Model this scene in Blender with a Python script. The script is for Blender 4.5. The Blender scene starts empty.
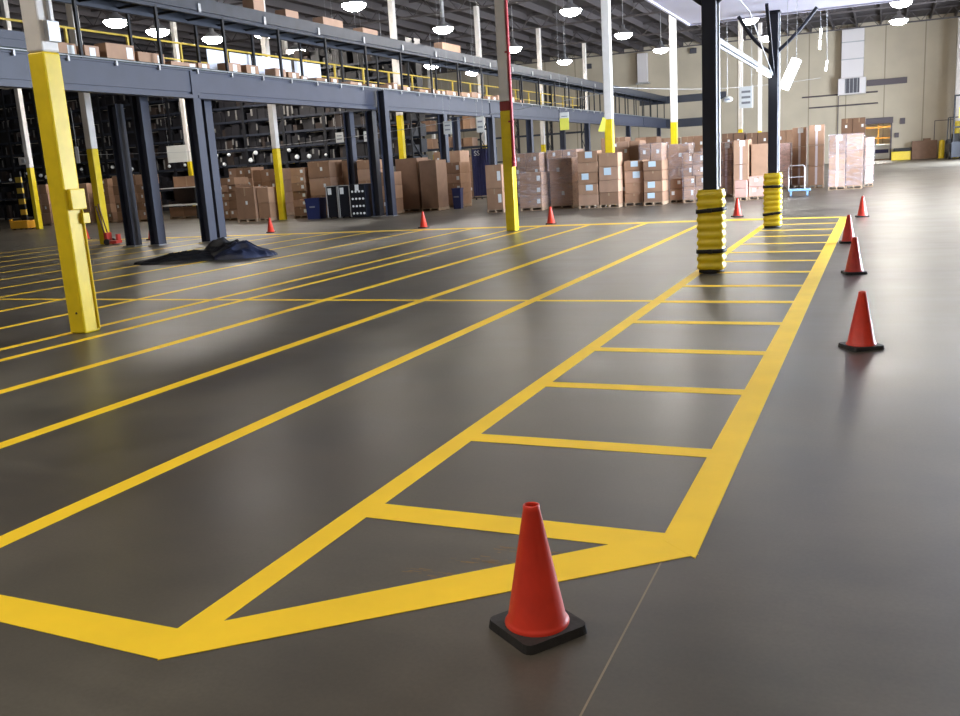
import bpy, bmesh, math, random
from mathutils import Vector, Matrix, noise
random.seed(11)
S = bpy.context.scene
C = S.collection
PI = math.pi

# ------------------------------------------------------------------ materials
def mat(name, col, rough=0.6, metal=0.0, var=0.0, scale=8.0, bump=0.0, spec=0.5, emit=None, estr=0.0, coat=0.0, alpha=1.0):
    m = bpy.data.materials.new(name); m.use_nodes = True
    nt = m.node_tree; b = nt.nodes['Principled BSDF']
    b.inputs['Base Color'].default_value = (*col, 1)
    b.inputs['Roughness'].default_value = rough
    b.inputs['Metallic'].default_value = metal
    b.inputs['Specular IOR Level'].default_value = spec
    b.inputs['Coat Weight'].default_value = coat
    b.inputs['Alpha'].default_value = alpha
    if emit:
        b.inputs['Emission Color'].default_value = (*emit, 1)
        b.inputs['Emission Strength'].default_value = estr
    if var or bump:
        tc = nt.nodes.new('ShaderNodeTexCoord')
        n = nt.nodes.new('ShaderNodeTexNoise'); n.inputs['Scale'].default_value = scale
        n.inputs['Detail'].default_value = 4
        nt.links.new(tc.outputs['Object'], n.inputs['Vector'])
        if var:
            r = nt.nodes.new('ShaderNodeMapRange')
            r.inputs['From Min'].default_value = 0.3; r.inputs['From Max'].default_value = 0.7
            r.inputs['To Min'].default_value = 1 - var; r.inputs['To Max'].default_value = 1 + var
            nt.links.new(n.outputs['Fac'], r.inputs['Value'])
            mx = nt.nodes.new('ShaderNodeVectorMath'); mx.operation = 'SCALE'
            mx.inputs[0].default_value = col
            nt.links.new(r.outputs['Result'], mx.inputs['Scale'])
            nt.links.new(mx.outputs['Vector'], b.inputs['Base Color'])
        if bump:
            bp = nt.nodes.new('ShaderNodeBump'); bp.inputs['Strength'].default_value = bump
            bp.inputs['Distance'].default_value = 0.02
            nt.links.new(n.outputs['Fac'], bp.inputs['Height'])
            nt.links.new(bp.outputs['Normal'], b.inputs['Normal'])
    return m

M = {}
M['yellow_paint'] = mat('yellow_floor_paint', (0.96, 0.635, 0.022), 0.55, var=0.05, scale=3, spec=0.25)
M['yellow_post'] = mat('yellow_post_paint', (0.70, 0.52, 0.014), 0.42, var=0.08, scale=5, spec=0.3)
M['yellow_plastic'] = mat('yellow_plastic', (0.86, 0.63, 0.02), 0.38, var=0.05)
M['yellow_rail'] = mat('yellow_rail_paint', (0.62, 0.44, 0.06), 0.5)
M['white_paint'] = mat('white_post_paint', (0.66, 0.63, 0.60), 0.45, var=0.06, scale=4)
M['dark_red'] = mat('dark_red_paint', (0.22, 0.02, 0.02), 0.5)
M['red_pipe'] = mat('red_pipe_paint', (0.35, 0.03, 0.04), 0.4)
M['cone'] = mat('orange_red_cone_vinyl', (0.62, 0.035, 0.014), 0.42, var=0.10, scale=12)
M['rubber'] = mat('black_rubber', (0.018, 0.016, 0.015), 0.65, var=0.3, scale=20, bump=0.2)
M['navy_post'] = mat('black_navy_post', (0.008, 0.010, 0.022), 0.5)
M['strap'] = mat('black_strap', (0.012, 0.01, 0.01), 0.7)
M['steel_blue'] = mat('slate_blue_steel', (0.034, 0.041, 0.068), 0.5, var=0.12, scale=2)
M['steel_dark'] = mat('dark_slate_steel', (0.022, 0.027, 0.042), 0.55, var=0.15, scale=2)
M['conveyor_steel'] = mat('conveyor_steel', (0.032, 0.038, 0.052), 0.42, metal=0.2, var=0.2, scale=3)
M['black_steel'] = mat('black_steel', (0.008, 0.009, 0.013), 0.6)
M['belt'] = mat('dark_green_belt', (0.012, 0.03, 0.024), 0.6)
M['galv'] = mat('galvanised_metal', (0.42, 0.43, 0.45), 0.4, metal=0.5, var=0.1)
M['aluminium'] = mat('aluminium_edge', (0.6, 0.6, 0.6), 0.35, metal=0.6)
KR = [(0.31, 0.180, 0.108), (0.36, 0.215, 0.135), (0.26, 0.150, 0.092), (0.40, 0.245, 0.165)]
for i, k in enumerate(KR):
    M['kraft%d' % i] = mat('kraft_cardboard_%s' % 'abcd'[i], k, 0.7, var=0.10, scale=3)
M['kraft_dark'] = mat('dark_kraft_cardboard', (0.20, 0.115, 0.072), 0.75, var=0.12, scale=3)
M['kraft_pink'] = mat('pinkish_cardboard', (0.58, 0.36, 0.30), 0.6, var=0.08, scale=3)
M['tape'] = mat('packing_tape', (0.42, 0.30, 0.20), 0.15)
M['tape_white'] = mat('pale_packing_tape', (0.62, 0.56, 0.60), 0.15)
M['paper'] = mat('white_paper_label', (0.75, 0.78, 0.80), 0.6)
M['paper_blue'] = mat('pale_blue_paper_label', (0.55, 0.68, 0.78), 0.6)
M['print_grey'] = mat('grey_print', (0.22, 0.23, 0.26), 0.7)
M['pallet'] = mat('pallet_wood', (0.33, 0.23, 0.15), 0.8, var=0.2, scale=6)
M['sign'] = mat('white_sign_board', (0.62, 0.63, 0.60), 0.6)
M['sign_yellow'] = mat('yellow_sign_board', (0.70, 0.68, 0.10), 0.6)
M['blue_plastic'] = mat('dark_blue_plastic', (0.012, 0.02, 0.09), 0.5)
M['blue_curtain'] = mat('dark_blue_curtain', (0.022, 0.025, 0.11), 0.6, var=0.2, scale=5)
M['black_panel'] = mat('black_panel', (0.006, 0.008, 0.014), 0.35)
M['tarp_black'] = mat('black_tarp', (0.006, 0.0065, 0.009), 0.5, var=0.3, scale=6, bump=0.3)
M['tarp_blue'] = mat('dark_blue_tarp', (0.014, 0.020, 0.050), 0.5, var=0.3, scale=6, bump=0.3)
M['cart_blue'] = mat('light_blue_cart', (0.17, 0.30, 0.46), 0.4)
M['canopy'] = mat('canopy_panel', (0.52, 0.50, 0.60), 0.6, var=0.04, scale=1)
M['white_panel'] = mat('white_guard_panel', (0.72, 0.76, 0.88), 0.5)
M['louver'] = mat('dark_louver', (0.06, 0.06, 0.075), 0.5)
M['duct'] = mat('white_duct', (0.74, 0.70, 0.70), 0.5)
M['purple_grey'] = mat('dark_wall_panel', (0.10, 0.08, 0.09), 0.6)
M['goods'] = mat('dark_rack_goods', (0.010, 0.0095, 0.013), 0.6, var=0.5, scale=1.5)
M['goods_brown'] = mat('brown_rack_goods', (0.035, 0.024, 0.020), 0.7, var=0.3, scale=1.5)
M['orange'] = mat('orange_machine_paint', (0.62, 0.30, 0.02), 0.45)
M['red'] = mat('red_paint', (0.45, 0.03, 0.02), 0.45)
M['brown_metal'] = mat('brown_handle', (0.10, 0.04, 0.03), 0.5)
M['lamp_housing'] = mat('lamp_housing', (0.30, 0.30, 0.32), 0.4, metal=0.4)
M['lamp'] = mat('lamp_glow', (1, 1, 1), 0.5, emit=(1.0, 0.93, 0.84), estr=98)
M['tube'] = mat('fluorescent_tube_glow', (1, 1, 1), 0.5, emit=(0.88, 0.94, 1.0), estr=16)
M['tube_dim'] = mat('fluorescent_tube_glow_dim', (1, 1, 1), 0.5, emit=(0.88, 0.94, 1.0), estr=4)

def wrap_mat():
    m = bpy.data.materials.new('clear_stretch_wrap'); m.use_nodes = True
    nt = m.node_tree; nt.nodes.clear()
    out = nt.nodes.new('ShaderNodeOutputMaterial')
    tr = nt.nodes.new('ShaderNodeBsdfTransparent')
    gl = nt.nodes.new('ShaderNodeBsdfPrincipled')
    gl.inputs['Base Color'].default_value = (0.55, 0.52, 0.58, 1)
    gl.inputs['Roughness'].default_value = 0.18
    gl.inputs['Specular IOR Level'].default_value = 0.9
    mx = nt.nodes.new('ShaderNodeMixShader')
    tc = nt.nodes.new('ShaderNodeTexCoord')
    mp = nt.nodes.new('ShaderNodeMapping'); mp.inputs['Scale'].default_value = (2, 2, 7)
    n = nt.nodes.new('ShaderNodeTexNoise'); n.inputs['Scale'].default_value = 1.5; n.inputs['Detail'].default_value = 5
    n.inputs['Distortion'].default_value = 1.4
    r = nt.nodes.new('ShaderNodeMapRange'); r.inputs['From Min'].default_value = .40; r.inputs['From Max'].default_value = .72
    r.inputs['To Min'].default_value = .04; r.inputs['To Max'].default_value = .42
    bp = nt.nodes.new('ShaderNodeBump'); bp.inputs['Strength'].default_value = 0.9; bp.inputs['Distance'].default_value = .05
    L = nt.links
    L.new(tc.outputs['Object'], mp.inputs['Vector']); L.new(mp.outputs['Vector'], n.inputs['Vector'])
    L.new(n.outputs['Fac'], r.inputs['Value']); L.new(r.outputs['Result'], mx.inputs['Fac'])
    L.new(n.outputs['Fac'], bp.inputs['Height']); L.new(bp.outputs['Normal'], gl.inputs['Normal'])
    L.new(tr.outputs[0], mx.inputs[1]); L.new(gl.outputs[0], mx.inputs[2]); L.new(mx.outputs[0], out.inputs[0])
    return m
M['wrap'] = wrap_mat()

def floor_mat():
    m = bpy.data.materials.new('polished_concrete'); m.use_nodes = True
    nt = m.node_tree; b = nt.nodes['Principled BSDF']; L = nt.links
    tc = nt.nodes.new('ShaderNodeTexCoord')
    def noi(scale, det=5, dist=0.0, vec=None):
        n = nt.nodes.new('ShaderNodeTexNoise'); n.inputs['Scale'].default_value = scale
        n.inputs['Detail'].default_value = det; n.inputs['Distortion'].default_value = dist
        L.new(vec or tc.outputs['Object'], n.inputs['Vector']); return n
    big = noi(0.35, 3)
    mid = noi(1.2, 5)
    fine = noi(60, 3)
    mp = nt.nodes.new('ShaderNodeMapping'); mp.inputs['Rotation'].default_value = (0, 0, .5)
    mp.inputs['Scale'].default_value = (.5, 5, 1); L.new(tc.outputs['Object'], mp.inputs['Vector'])
    scr = noi(1.1, 3, 0, mp.outputs['Vector'])
    def mr(src, a, b_, c, d):
        r = nt.nodes.new('ShaderNodeMapRange')
        for k, v in zip(('From Min', 'From Max', 'To Min', 'To Max'), (a, b_, c, d)): r.inputs[k].default_value = v
        L.new(src, r.inputs['Value']); return r.outputs['Result']
    def mul(a, c):
        n = nt.nodes.new('ShaderNodeMath'); n.operation = 'MULTIPLY'; L.new(a, n.inputs[0]); L.new(c, n.inputs[1]); return n.outputs[0]
    f = mul(mul(mr(big.outputs['Fac'], 0, 1, .2, 1.8), mr(mid.outputs['Fac'], 0, 1, .1, 1.9)),
            mul(mr(fine.outputs['Fac'], 0, 1, .8, 1.2), mr(scr.outputs['Fac'], 0, 1, .75, 1.25)))
    ramp = nt.nodes.new('ShaderNodeMix'); ramp.data_type = 'RGBA'
    ramp.inputs['A'].default_value = (0.070, 0.056, 0.045, 1); ramp.inputs['B'].default_value = (0.082, 0.076, 0.058, 1)
    L.new(mr(big.outputs['Fac'], 0, 1, -.3, 1.3), ramp.inputs['Factor'])
    sc = nt.nodes.new('ShaderNodeVectorMath'); sc.operation = 'SCALE'
    L.new(ramp.outputs['Result'], sc.inputs[0]); L.new(f, sc.inputs['Scale'])
    L.new(sc.outputs['Vector'], b.inputs['Base Color'])
    rr = mul(mr(mid.outputs['Fac'], 0, 1, .28, .48), mr(scr.outputs['Fac'], 0, 1, .9, 1.1))
    L.new(rr, b.inputs['Roughness'])
    b.inputs['Specular IOR Level'].default_value = 0.5
    return m
M['floor'] = floor_mat()

def wall_mat(name, col, axis='X', pitch=3.05, seam=True):
    m = bpy.data.materials.new(name); m.use_nodes = True
    nt = m.node_tree; b = nt.nodes['Principled BSDF']; L = nt.links
    tc = nt.nodes.new('ShaderNodeTexCoord'); sp = nt.nodes.new('ShaderNodeSeparateXYZ')
    L.new(tc.outputs['Object'], sp.inputs[0])
    d = nt.nodes.new('ShaderNodeMath'); d.operation = 'DIVIDE'; d.inputs[1].default_value = pitch
    L.new(sp.outputs[axis], d.inputs[0])
    fr = nt.nodes.new('ShaderNodeMath'); fr.operation = 'FRACT'; L.new(d.outputs[0], fr.inputs[0])
    lt = nt.nodes.new('ShaderNodeMath'); lt.operation = 'LESS_THAN'; lt.inputs[1].default_value = 0.03
    L.new(fr.outputs[0], lt.inputs[0])
    n = nt.nodes.new('ShaderNodeTexNoise'); n.inputs['Scale'].default_value = .5; n.inputs['Detail'].default_value = 4
    L.new(tc.outputs['Object'], n.inputs['Vector'])
    r = nt.nodes.new('ShaderNodeMapRange'); r.inputs['From Min'].default_value = .3; r.inputs['From Max'].default_value = .7
    r.inputs['To Min'].default_value = .93; r.inputs['To Max'].default_value = 1.07
    L.new(n.outputs['Fac'], r.inputs['Value'])
    sc = nt.nodes.new('ShaderNodeVectorMath'); sc.operation = 'SCALE'; sc.inputs[0].default_value = col
    L.new(r.outputs['Result'], sc.inputs['Scale'])
    mx = nt.nodes.new('ShaderNodeMix'); mx.data_type = 'RGBA'
    mx.inputs['B'].default_value = (col[0] * .6, col[1] * .58, col[2] * .55, 1)
    L.new(lt.outputs[0], mx.inputs['Factor']); L.new(sc.outputs['Vector'], mx.inputs['A'])
    L.new(mx.outputs['Result'] if seam else sc.outputs['Vector'], b.inputs['Base Color'])
    b.inputs['Roughness'].default_value = .75
    return m
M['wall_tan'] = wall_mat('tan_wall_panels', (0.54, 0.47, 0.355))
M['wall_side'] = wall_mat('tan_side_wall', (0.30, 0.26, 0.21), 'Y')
M['ceiling'] = mat('dark_roof_deck', (0.060, 0.050, 0.053), 0.8, var=0.12, scale=.5)
M['truss'] = mat('roof_truss_paint', (0.070, 0.060, 0.062), 0.7)

# ------------------------------------------------------------------ mesh builder
class MB:
    def __init__(s): s.v = []; s.f = []; s.m = []; s.sm = []
    def add(s, vs, fs, mi=0, smooth=False, mtx=None):
        o = len(s.v)
        s.v += [tuple(mtx @ Vector(v)) if mtx else tuple(v) for v in vs]
        for f in fs: s.f.append([i + o for i in f]); s.m.append(mi); s.sm.append(smooth)
    def box(s, x0, x1, y0, y1, z0, z1, mi=0, mtx=None):
        v = [(x, y, z) for x in (x0, x1) for y in (y0, y1) for z in (z0, z1)]
        f = [(0, 1, 3, 2), (4, 6, 7, 5), (0, 4, 5, 1), (2, 3, 7, 6), (0, 2, 6, 4), (1, 5, 7, 3)]
        s.add(v, f, mi, False, mtx); return s
    def bbox(s, x0, x1, y0, y1, z0, z1, b=.01, mi=0, mtx=None):
        """box with bevelled edges"""
        bm = bmesh.new(); bmesh.ops.create_cube(bm, size=1)
        for v in bm.verts: v.co = Vector(((x0 + x1) / 2 + v.co.x * (x1 - x0), (y0 + y1) / 2 + v.co.y * (y1 - y0), (z0 + z1) / 2 + v.co.z * (z1 - z0)))
        bmesh.ops.bevel(bm, geom=bm.edges[:], offset=b, segments=2, affect='EDGES', profile=.5)
        bm.verts.index_update()
        s.add([v.co[:] for v in bm.verts], [[v.index for v in f.verts] for f in bm.faces], mi, False, mtx); bm.free(); return s
    def bar(s, a, b, w, h=None, mi=0):
        a = Vector(a); b = Vector(b); h = h or w; d = (b - a); L = d.length; d.normalize()
        up = Vector((0, 0, 1)) if abs(d.z) < .95 else Vector((0, 1, 0))
        x = d.cross(up).normalized(); y = x.cross(d).normalized()
        vs = []
        for p in (a, b):
            for sx, sy in ((-1, -1), (1, -1), (1, 1), (-1, 1)): vs.append(p + x * sx * w / 2 + y * sy * h / 2)
        s.add(vs, [(0, 3, 2, 1), (4, 5, 6, 7), (0, 1, 5, 4), (1, 2, 6, 5), (2, 3, 7, 6), (3, 0, 4, 7)], mi); return s
    def tube(s, pts, r, n=10, mi=0, caps=True, smooth=True):
        pts = [Vector(p) for p in pts]; rings = []
        for i, p in enumerate(pts):
            d = (pts[min(i + 1, len(pts) - 1)] - pts[max(i - 1, 0)]).normalized()
            up = Vector((0, 0, 1)) if abs(d.z) < .9 else Vector((1, 0, 0))
            x = d.cross(up).normalized(); y = x.cross(d)
            rr = r[i] if isinstance(r, (list, tuple)) else r
            rings.append([p + (x * math.cos(2 * PI * k / n) + y * math.sin(2 * PI * k / n)) * rr for k in range(n)])
        vs = [v for ring in rings for v in ring]; fs = []
        for i in range(len(rings) - 1):
            for k in range(n): fs.append((i * n + k, i * n + (k + 1) % n, (i + 1) * n + (k + 1) % n, (i + 1) * n + k))
        s.add(vs, fs, mi, smooth)
        if caps:
            s.add(rings[0], [tuple(range(n))[::-1]], mi); s.add(rings[-1], [tuple(range(n))], mi)
        return s
    def lathe(s, prof, n=32, mi=0, c=(0, 0, 0), smooth=True):
        vs = []; fs = []
        for r, z in prof:
            for k in range(n): vs.append((c[0] + r * math.cos(2 * PI * k / n), c[1] + r * math.sin(2 * PI * k / n), c[2] + z))
        for i in range(len(prof) - 1):
            for k in range(n): fs.append((i * n + k, i * n + (k + 1) % n, (i + 1) * n + (k + 1) % n, (i + 1) * n + k))
        s.add(vs, fs, mi, smooth); return s
    def build(s, name, mats, parent=None, loc=None, rotz=0):
        me = bpy.data.meshes.new(name); me.from_pydata(s.v, [], s.f)
        for m in (mats if isinstance(mats, (list, tuple)) else [mats]): me.materials.append(M[m])
        me.polygons.foreach_set('material_index', s.m); me.polygons.foreach_set('use_smooth', s.sm); me.update()
        o = bpy.data.objects.new(name, me); C.objects.link(o)
        if parent: o.parent = parent
        if loc: o.location = loc
        o.rotation_euler.z = rotz
        return o

def tag(o, label=None, cat=None, group=None, kind=None):
    if label: o['label'] = label
    if cat: o['category'] = cat
    if group: o['group'] = group
    if kind: o['kind'] = kind
    return o
def thing(name, label, cat, loc=(0, 0, 0), rotz=0, group=None, kind='thing'):
    o = bpy.data.objects.new(name, None); C.objects.link(o); o.location = loc; o.rotation_euler.z = rotz
    o.empty_display_size = .2
    return tag(o, label, cat, group, kind)
def dup(root, loc, rotz=0, label=None, group=None):
    r = root.copy(); C.objects.link(r); r.location = loc; r.rotation_euler.z = rotz
    if label: r['label'] = label
    if group: r['group'] = group
    for ch in list(root.children):
        c = ch.copy(); C.objects.link(c); c.parent = r
        for g in list(ch.children):
            d = g.copy(); C.objects.link(d); d.parent = c
    return r

# ------------------------------------------------------------------ room shell
X0, X1, Y0, Y1, ZC = -68.0, 7.2, -10.0, 88.0, 11.6
fl = MB().box(X0, X1, Y0, Y1 + 14, -.3, 0).build('floor', 'floor'); tag(fl, 'polished grey brown concrete warehouse floor', kind='structure')
tag(MB().box(X0, X1, Y0, Y1 + .3, ZC, ZC + .3).build('ceiling', 'ceiling'), 'dark warehouse roof deck', kind='structure')
tag(MB().box(X0 - .3, X0, Y0, Y1, 0, ZC).build('wall_left', 'wall_side'), kind='structure')
# right wall with an open dock door at Y 24..30
w = MB()
EY0, EY1 = 62.0, 73.0  # far opening, added out of view so its daylight puts sheen on the floor
DY0, DY1, DZ = 19.0, 32.0, 4.6
w.box(X1, X1 + .3, Y0, DY0, 0, ZC); w.box(X1, X1 + .3, DY1, EY0, 0, ZC); w.box(X1, X1 + .3, EY1, Y1, 0, ZC); w.box(X1, X1 + .3, DY0, DY1, DZ, ZC); w.box(X1, X1 + .3, EY0, EY1, DZ, ZC)
tag(w.build('wall_right', 'wall_side'), kind='structure')
tag(MB().box(X0, X1, Y0 - .3, Y0, 0, ZC).build('wall_front', 'wall_side'), kind='structure')
# far wall with the doorway to the next room
w = MB()
OX0, OX1, OZ = -1.45, .62, 3.15
w.box(X0, OX0, Y1, Y1 + .3, 0, ZC); w.box(OX1, X1, Y1, Y1 + .3, 0, ZC); w.box(OX0, OX1, Y1, Y1 + .3, OZ, ZC)
tag(w.build('wall_back', 'wall_tan'), 'tan panelled far wall of the warehouse', kind='structure')
w = MB()
w.box(-5, 4, Y1 + 12, Y1 + 12.2, 0, 5); w.box(-5.2, -5, Y1 + .3, Y1 + 12.2, 0, 5); w.box(4, 4.2, Y1 + .3, Y1 + 12.2, 0, 5); w.box(-5, 4, Y1 + .3, Y1 + 12.2, 5, 5.2)
tag(w.build('wall_beyond', 'wall_tan'), kind='structure')
d = bpy.data.objects.new('door_1', None); C.objects.link(d); tag(d, 'dark framed doorway in the far wall', kind='structure')
w = MB(); w.box(OX0 - .2, OX0, Y1 - .06, Y1 + .3, 0, OZ); w.box(OX1, OX1 + .14, Y1 - .06, Y1 + .3, 0, OZ + .1)
w.build('door_frame', 'purple_grey', d)
MB().box(OX0 - .2, OX1 + .2, Y1 - .35, Y1 - .002, OZ, OZ + .5).build('door_header', 'purple_grey', d)
d2 = MB().box(X1 - .05, X1 + .35, DY0 - .15, DY0, 0, DZ).box(X1 - .05, X1 + .35, DY1, DY1 + .15, 0, DZ).build('door_2', 'galv')
tag(d2, 'frame of the open dock door', kind='structure')
d2 = MB().box(X1 - .05, X1 + .35, EY0 - .15, EY0, 0, DZ).box(X1 - .05, X1 + .35, EY1, EY1 + .15, 0, DZ).build('added_far_door', 'galv')
tag(d2, 'frame of an added far dock door out of view', kind='structure')

# roof trusses and joists
for i, yy in enumerate((20.7, 31.0, 41.2, 51.5, 61.8, 72.2, 82.5)):
    t = MB(); z1, z0 = ZC - .05, ZC - .95
    t.bar((X0, yy, z1 - .06), (X1, yy, z1 - .06), .14, .12); t.bar((X0, yy, z0), (X1, yy, z0), .14, .10)
    x = X0
    while x < X1 - 1.4:
        t.bar((x, yy, z0), (x + .75, yy, z1 - .1), .05); t.bar((x + .75, yy, z1 - .1), (x + 1.5, yy, z0), .05); x += 1.5
    tag(t.build('trim_roof_truss', 'truss'), 'open web roof truss under the dark ceiling', kind='structure')
t = MB()
x = X0 + 1
while x < X1:
    t.box(x, x + .09, 15, Y1, ZC - .42, ZC - .001); x += 1.85
tag(t.build('trim_roof_joists', 'truss'), 'roof joists', kind='structure')

# ------------------------------------------------------------------ painted floor lines (parts of the floor)
def fpoly(pts, z, label=None, name='painted_line'):
    # thin solid strip with its own thickness
    b = MB(); n = len(pts)
    vs = [(x, y, 0.0002) for x, y in pts] + [(x, y, z) for x, y in pts]
    fs = [tuple(range(n))[::-1], tuple(range(n, 2 * n))] + [(i, (i + 1) % n, n + (i + 1) % n, n + i) for i in range(n)]
    b.add(vs, fs); o = b.build(name, 'yellow_paint', fl)
    if label: o['label'] = label
    return o
FAR0, FAR1 = 22.42, 22.68
WL = -.815; WR = -.645           # inner and outer edge of the thick right border
fpoly([(WL, 3.60), (WR, 3.45), (WR, 22.05), (WL, 22.05)], .0030, 'thick yellow border line along the right side of the walkway', 'walkway_border')
fpoly([(-2.33, 2.327), (-2.245, 2.140), (-.640, 3.492), (-.815, 3.665)], .0024, 'thick diagonal yellow line closing the near end of the walkway', 'diagonal_border')
fpoly([(-13.6, 2.72), (-13.6, 2.53), (-3.059, 2.174), (-2.236, 2.147), (-2.191, 2.34), (-3.269, 2.345)], .0022, 'thick yellow line running out of the picture at lower left', 'front_border')
# lane lines run along Y
for k, (x, wd) in enumerate([(-2.270, .132), (-3.775, .13), (-5.25, .13), (-6.70, .13), (-8.0, .12), (-8.57, .12), (-9.95, .12), (-11.44, .12), (-13.02, .12), (-14.30, .12), (-15.75, .09), (-17.2, .09), (-18.6, .09), (-20.0, .09), (-21.6, .09), (-23.1, .09)]):
    y0 = 2.2 if x > -13.5 else 8.0
    if k == 0: y0 = 2.3
    fpoly([(x - wd / 2, y0), (x + wd / 2, y0), (x + wd / 2, FAR0), (x - wd / 2, FAR0)], .0012 + .00005 * k,
          'left edge line of the ladder walkway' if k == 0 else None, 'lane_line')
# crossbars of the ladder
for k, y in enumerate([3.58, 4.80, 6.15, 7.42, 8.75, 10.03, 11.26, 12.55, 13.83, 15.07, 16.42, 17.8, 19.1, 20.55]):
    hw = .09 if k == 0 else .073
    fpoly([(-2.24, y - hw), (WL + .01, y - hw), (WL + .01, y + hw), (-2.24, y + hw)], .0018, None, 'crossbar')
fpoly([(-13.2, 10.03), (-2.30, 10.03), (-2.30, 10.14), (-13.2, 10.14)], .0006, 'long yellow line crossing all the lanes', 'cross_line')
fpoly([(-24.5, FAR0), (-.60, 22.05), (-.60, 22.25), (-3, 22.62), (-24.5, FAR1)], .0021, 'yellow line closing the far end of the lanes', 'far_border')
# saw-cut joint, scuffs and old tape marks
M['joint'] = mat('pale_joint_line', (0.24, 0.19, 0.13), .6)
b = MB(); b.box(-.772, -.765, -2, 3.40, .0002, .0010); b.build('floor_joint', 'joint', fl)['label'] = 'thin pale straight joint in the concrete'
M['scuff'] = mat('dark_scuff', (0.035, 0.033, 0.033), .35)
b = MB()
for (x, y, a, L_) in ((0.3, 9.5, .35, 1.6), (.7, 8.3, .25, 1.3), (.9, 5.3, .5, .9), (1.6, 13.5, .1, 2.2), (-4.0, 6.4, 1.0, 1.5)):
    pts = [Vector((x + math.cos(a + .12 * i / 8) * L_ * i / 8, y + math.sin(a + .12 * i / 8) * L_ * i / 8, 0)) for i in range(9)]
    for p, q in zip(pts, pts[1:]):
        dr = (q - p).normalized(); nn = Vector((-dr.y, dr.x, 0)) * .006
        b.add([p - nn + Vector((0, 0, .0007)), q - nn + Vector((0, 0, .0007)), q + nn + Vector((0, 0, .0007)), p + nn + Vector((0, 0, .0007))], [(0, 1, 2, 3)])
b.build('scuff_mark', 'scuff', fl)
M['glue'] = mat('tan_glue_residue', (0.26, 0.17, 0.085), .8)
b = MB(); rg = random.Random(4)
for i in range(240):
    u = rg.random(); row = rg.choice((0, 1, 2))
    y = (3.02, 3.19, 3.33)[row] + rg.gauss(0, .018)
    x = -1.98 + (.22 + .14 * row) + u * (.72 - .12 * row)
    if y < 2.55 + (x + 2.2) * .84 * .72: continue
    L_ = rg.uniform(.008, .07); h = rg.uniform(.002, .009); z = .0009
    b.add([(x, y, z), (x + L_, y + .004, z), (x + L_ * .9, y + h, z), (x + .002, y + h, z)], [(0, 1, 2, 3)])
b.build('glue_residue', 'glue', fl)['label'] = 'tan scraped glue marks inside the walkway corner'

# ------------------------------------------------------------------ building columns
def column(x, y, label, top=ZC - .9, ypaint=2.9, side=.235, red=False):
    t = thing('support_column', label, 'column', (x, y, 0), 0, 'yellow and white building columns')
    s = side / 2; b = MB()
    b.bbox(-s, s, -s, s, 0, ypaint, .022, 0)
    b.build('yellow_shaft', 'yellow_post', t)
    z = ypaint
    if red:
        MB().bbox(-s - .002, s + .002, -s - .002, s + .002, z, z + .22, .022).build('red_band', 'dark_red', t); z += .22
    MB().bbox(-s, s, -s, s, z, top, .022).build('white_shaft', 'white_paint', t)
    return t
c1 = column(-8.42, 7.68, 'nearest yellow and white column at left with a yellow box on its side', ypaint=3.1, side=.235)
b = MB(); b.bbox(.119, .17, -.08, .13, 1.40, 1.63, .008); b.build('junction_box', 'yellow_post', c1)
b = MB(); b.bbox(.119, .16, .06, .16, 1.24, 1.36, .006); b.build('outlet_box', 'yellow_post', c1)
b = MB(); b.tube([(.127, .09, 0.03), (.127, .09, 1.40)], .012, 8); b.build('conduit', 'yellow_post', c1)
b = MB(); b.bbox(.119, .18, -.06, .11, 3.20, 3.42, .01); b.tube([(.14, .03, 3.42), (.14, .03, 5.2)], .02, 8); b.build('grey_box', 'galv', c1)
b = MB(); b.lathe([(.0, 0), (.012, 0), (.012, -.01), (0, -.01)], 10, c=(0, 0, 0)); bb = b.build('anchor_bolt', 'rubber', c1, (.03, -.125, .24)); bb.rotation_euler.x = PI / 2
column(-21.34, 20.7, 'yellow and white column with a red hand truck at its foot', ypaint=2.8)
column(-35.9, 31.0, 'far left yellow and white column carrying a white box', ypaint=2.8)
column(-21.82, 30.45, 'yellow and white column rising right behind the stack of large plain cartons', ypaint=2.78)
c5 = column(-8.35, 21.15, 'yellow and white column in the middle with a dark red band', ypaint=2.88, side=.25, red=True)
column(-8.45, 30.75, 'bright yellow and white column standing behind the labelled carton stacks', ypaint=2.9, side=.27)
column(-8.15, 40.0, 'yellow and white column left of the nearer black post', ypaint=2.95, side=.27)
column(-8.4, 62.2, 'slim pale column behind the hanging white sign', ypaint=2.95, side=.27)
column(-8.4, 72.5, 'faint tan column just left of the farther black post', ypaint=2.95, side=.27)
column(-35.2, 41.0, 'white and yellow column behind the grey notice board', ypaint=2.85)
column(-35.2, 51.2, 'narrow pale column behind the dark racks', ypaint=2.85, side=.27)
column(-21.8, 40.9, 'white column behind the raised conveyor with yellow foot below it', ypaint=4.3, side=.27)
column(-21.8, 51.3, 'white column rising behind the upper conveyor left of the banded column', ypaint=2.85, side=.27)
column(-21.8, 61.9, 'white column rising behind the upper conveyor right of the banded column', ypaint=2.85, side=.27)
column(-21.8, 72.6, 'faintest white column high behind the upper conveyor', ypaint=2.85, side=.27)
column(-35.2, 71.9, 'thin grey column far behind the yellow railing', ypaint=2.85, side=.27)
column(5.35, 82.8, 'pale column at the far right edge behind the forklift', ypaint=2.85, side=.42)

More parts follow.
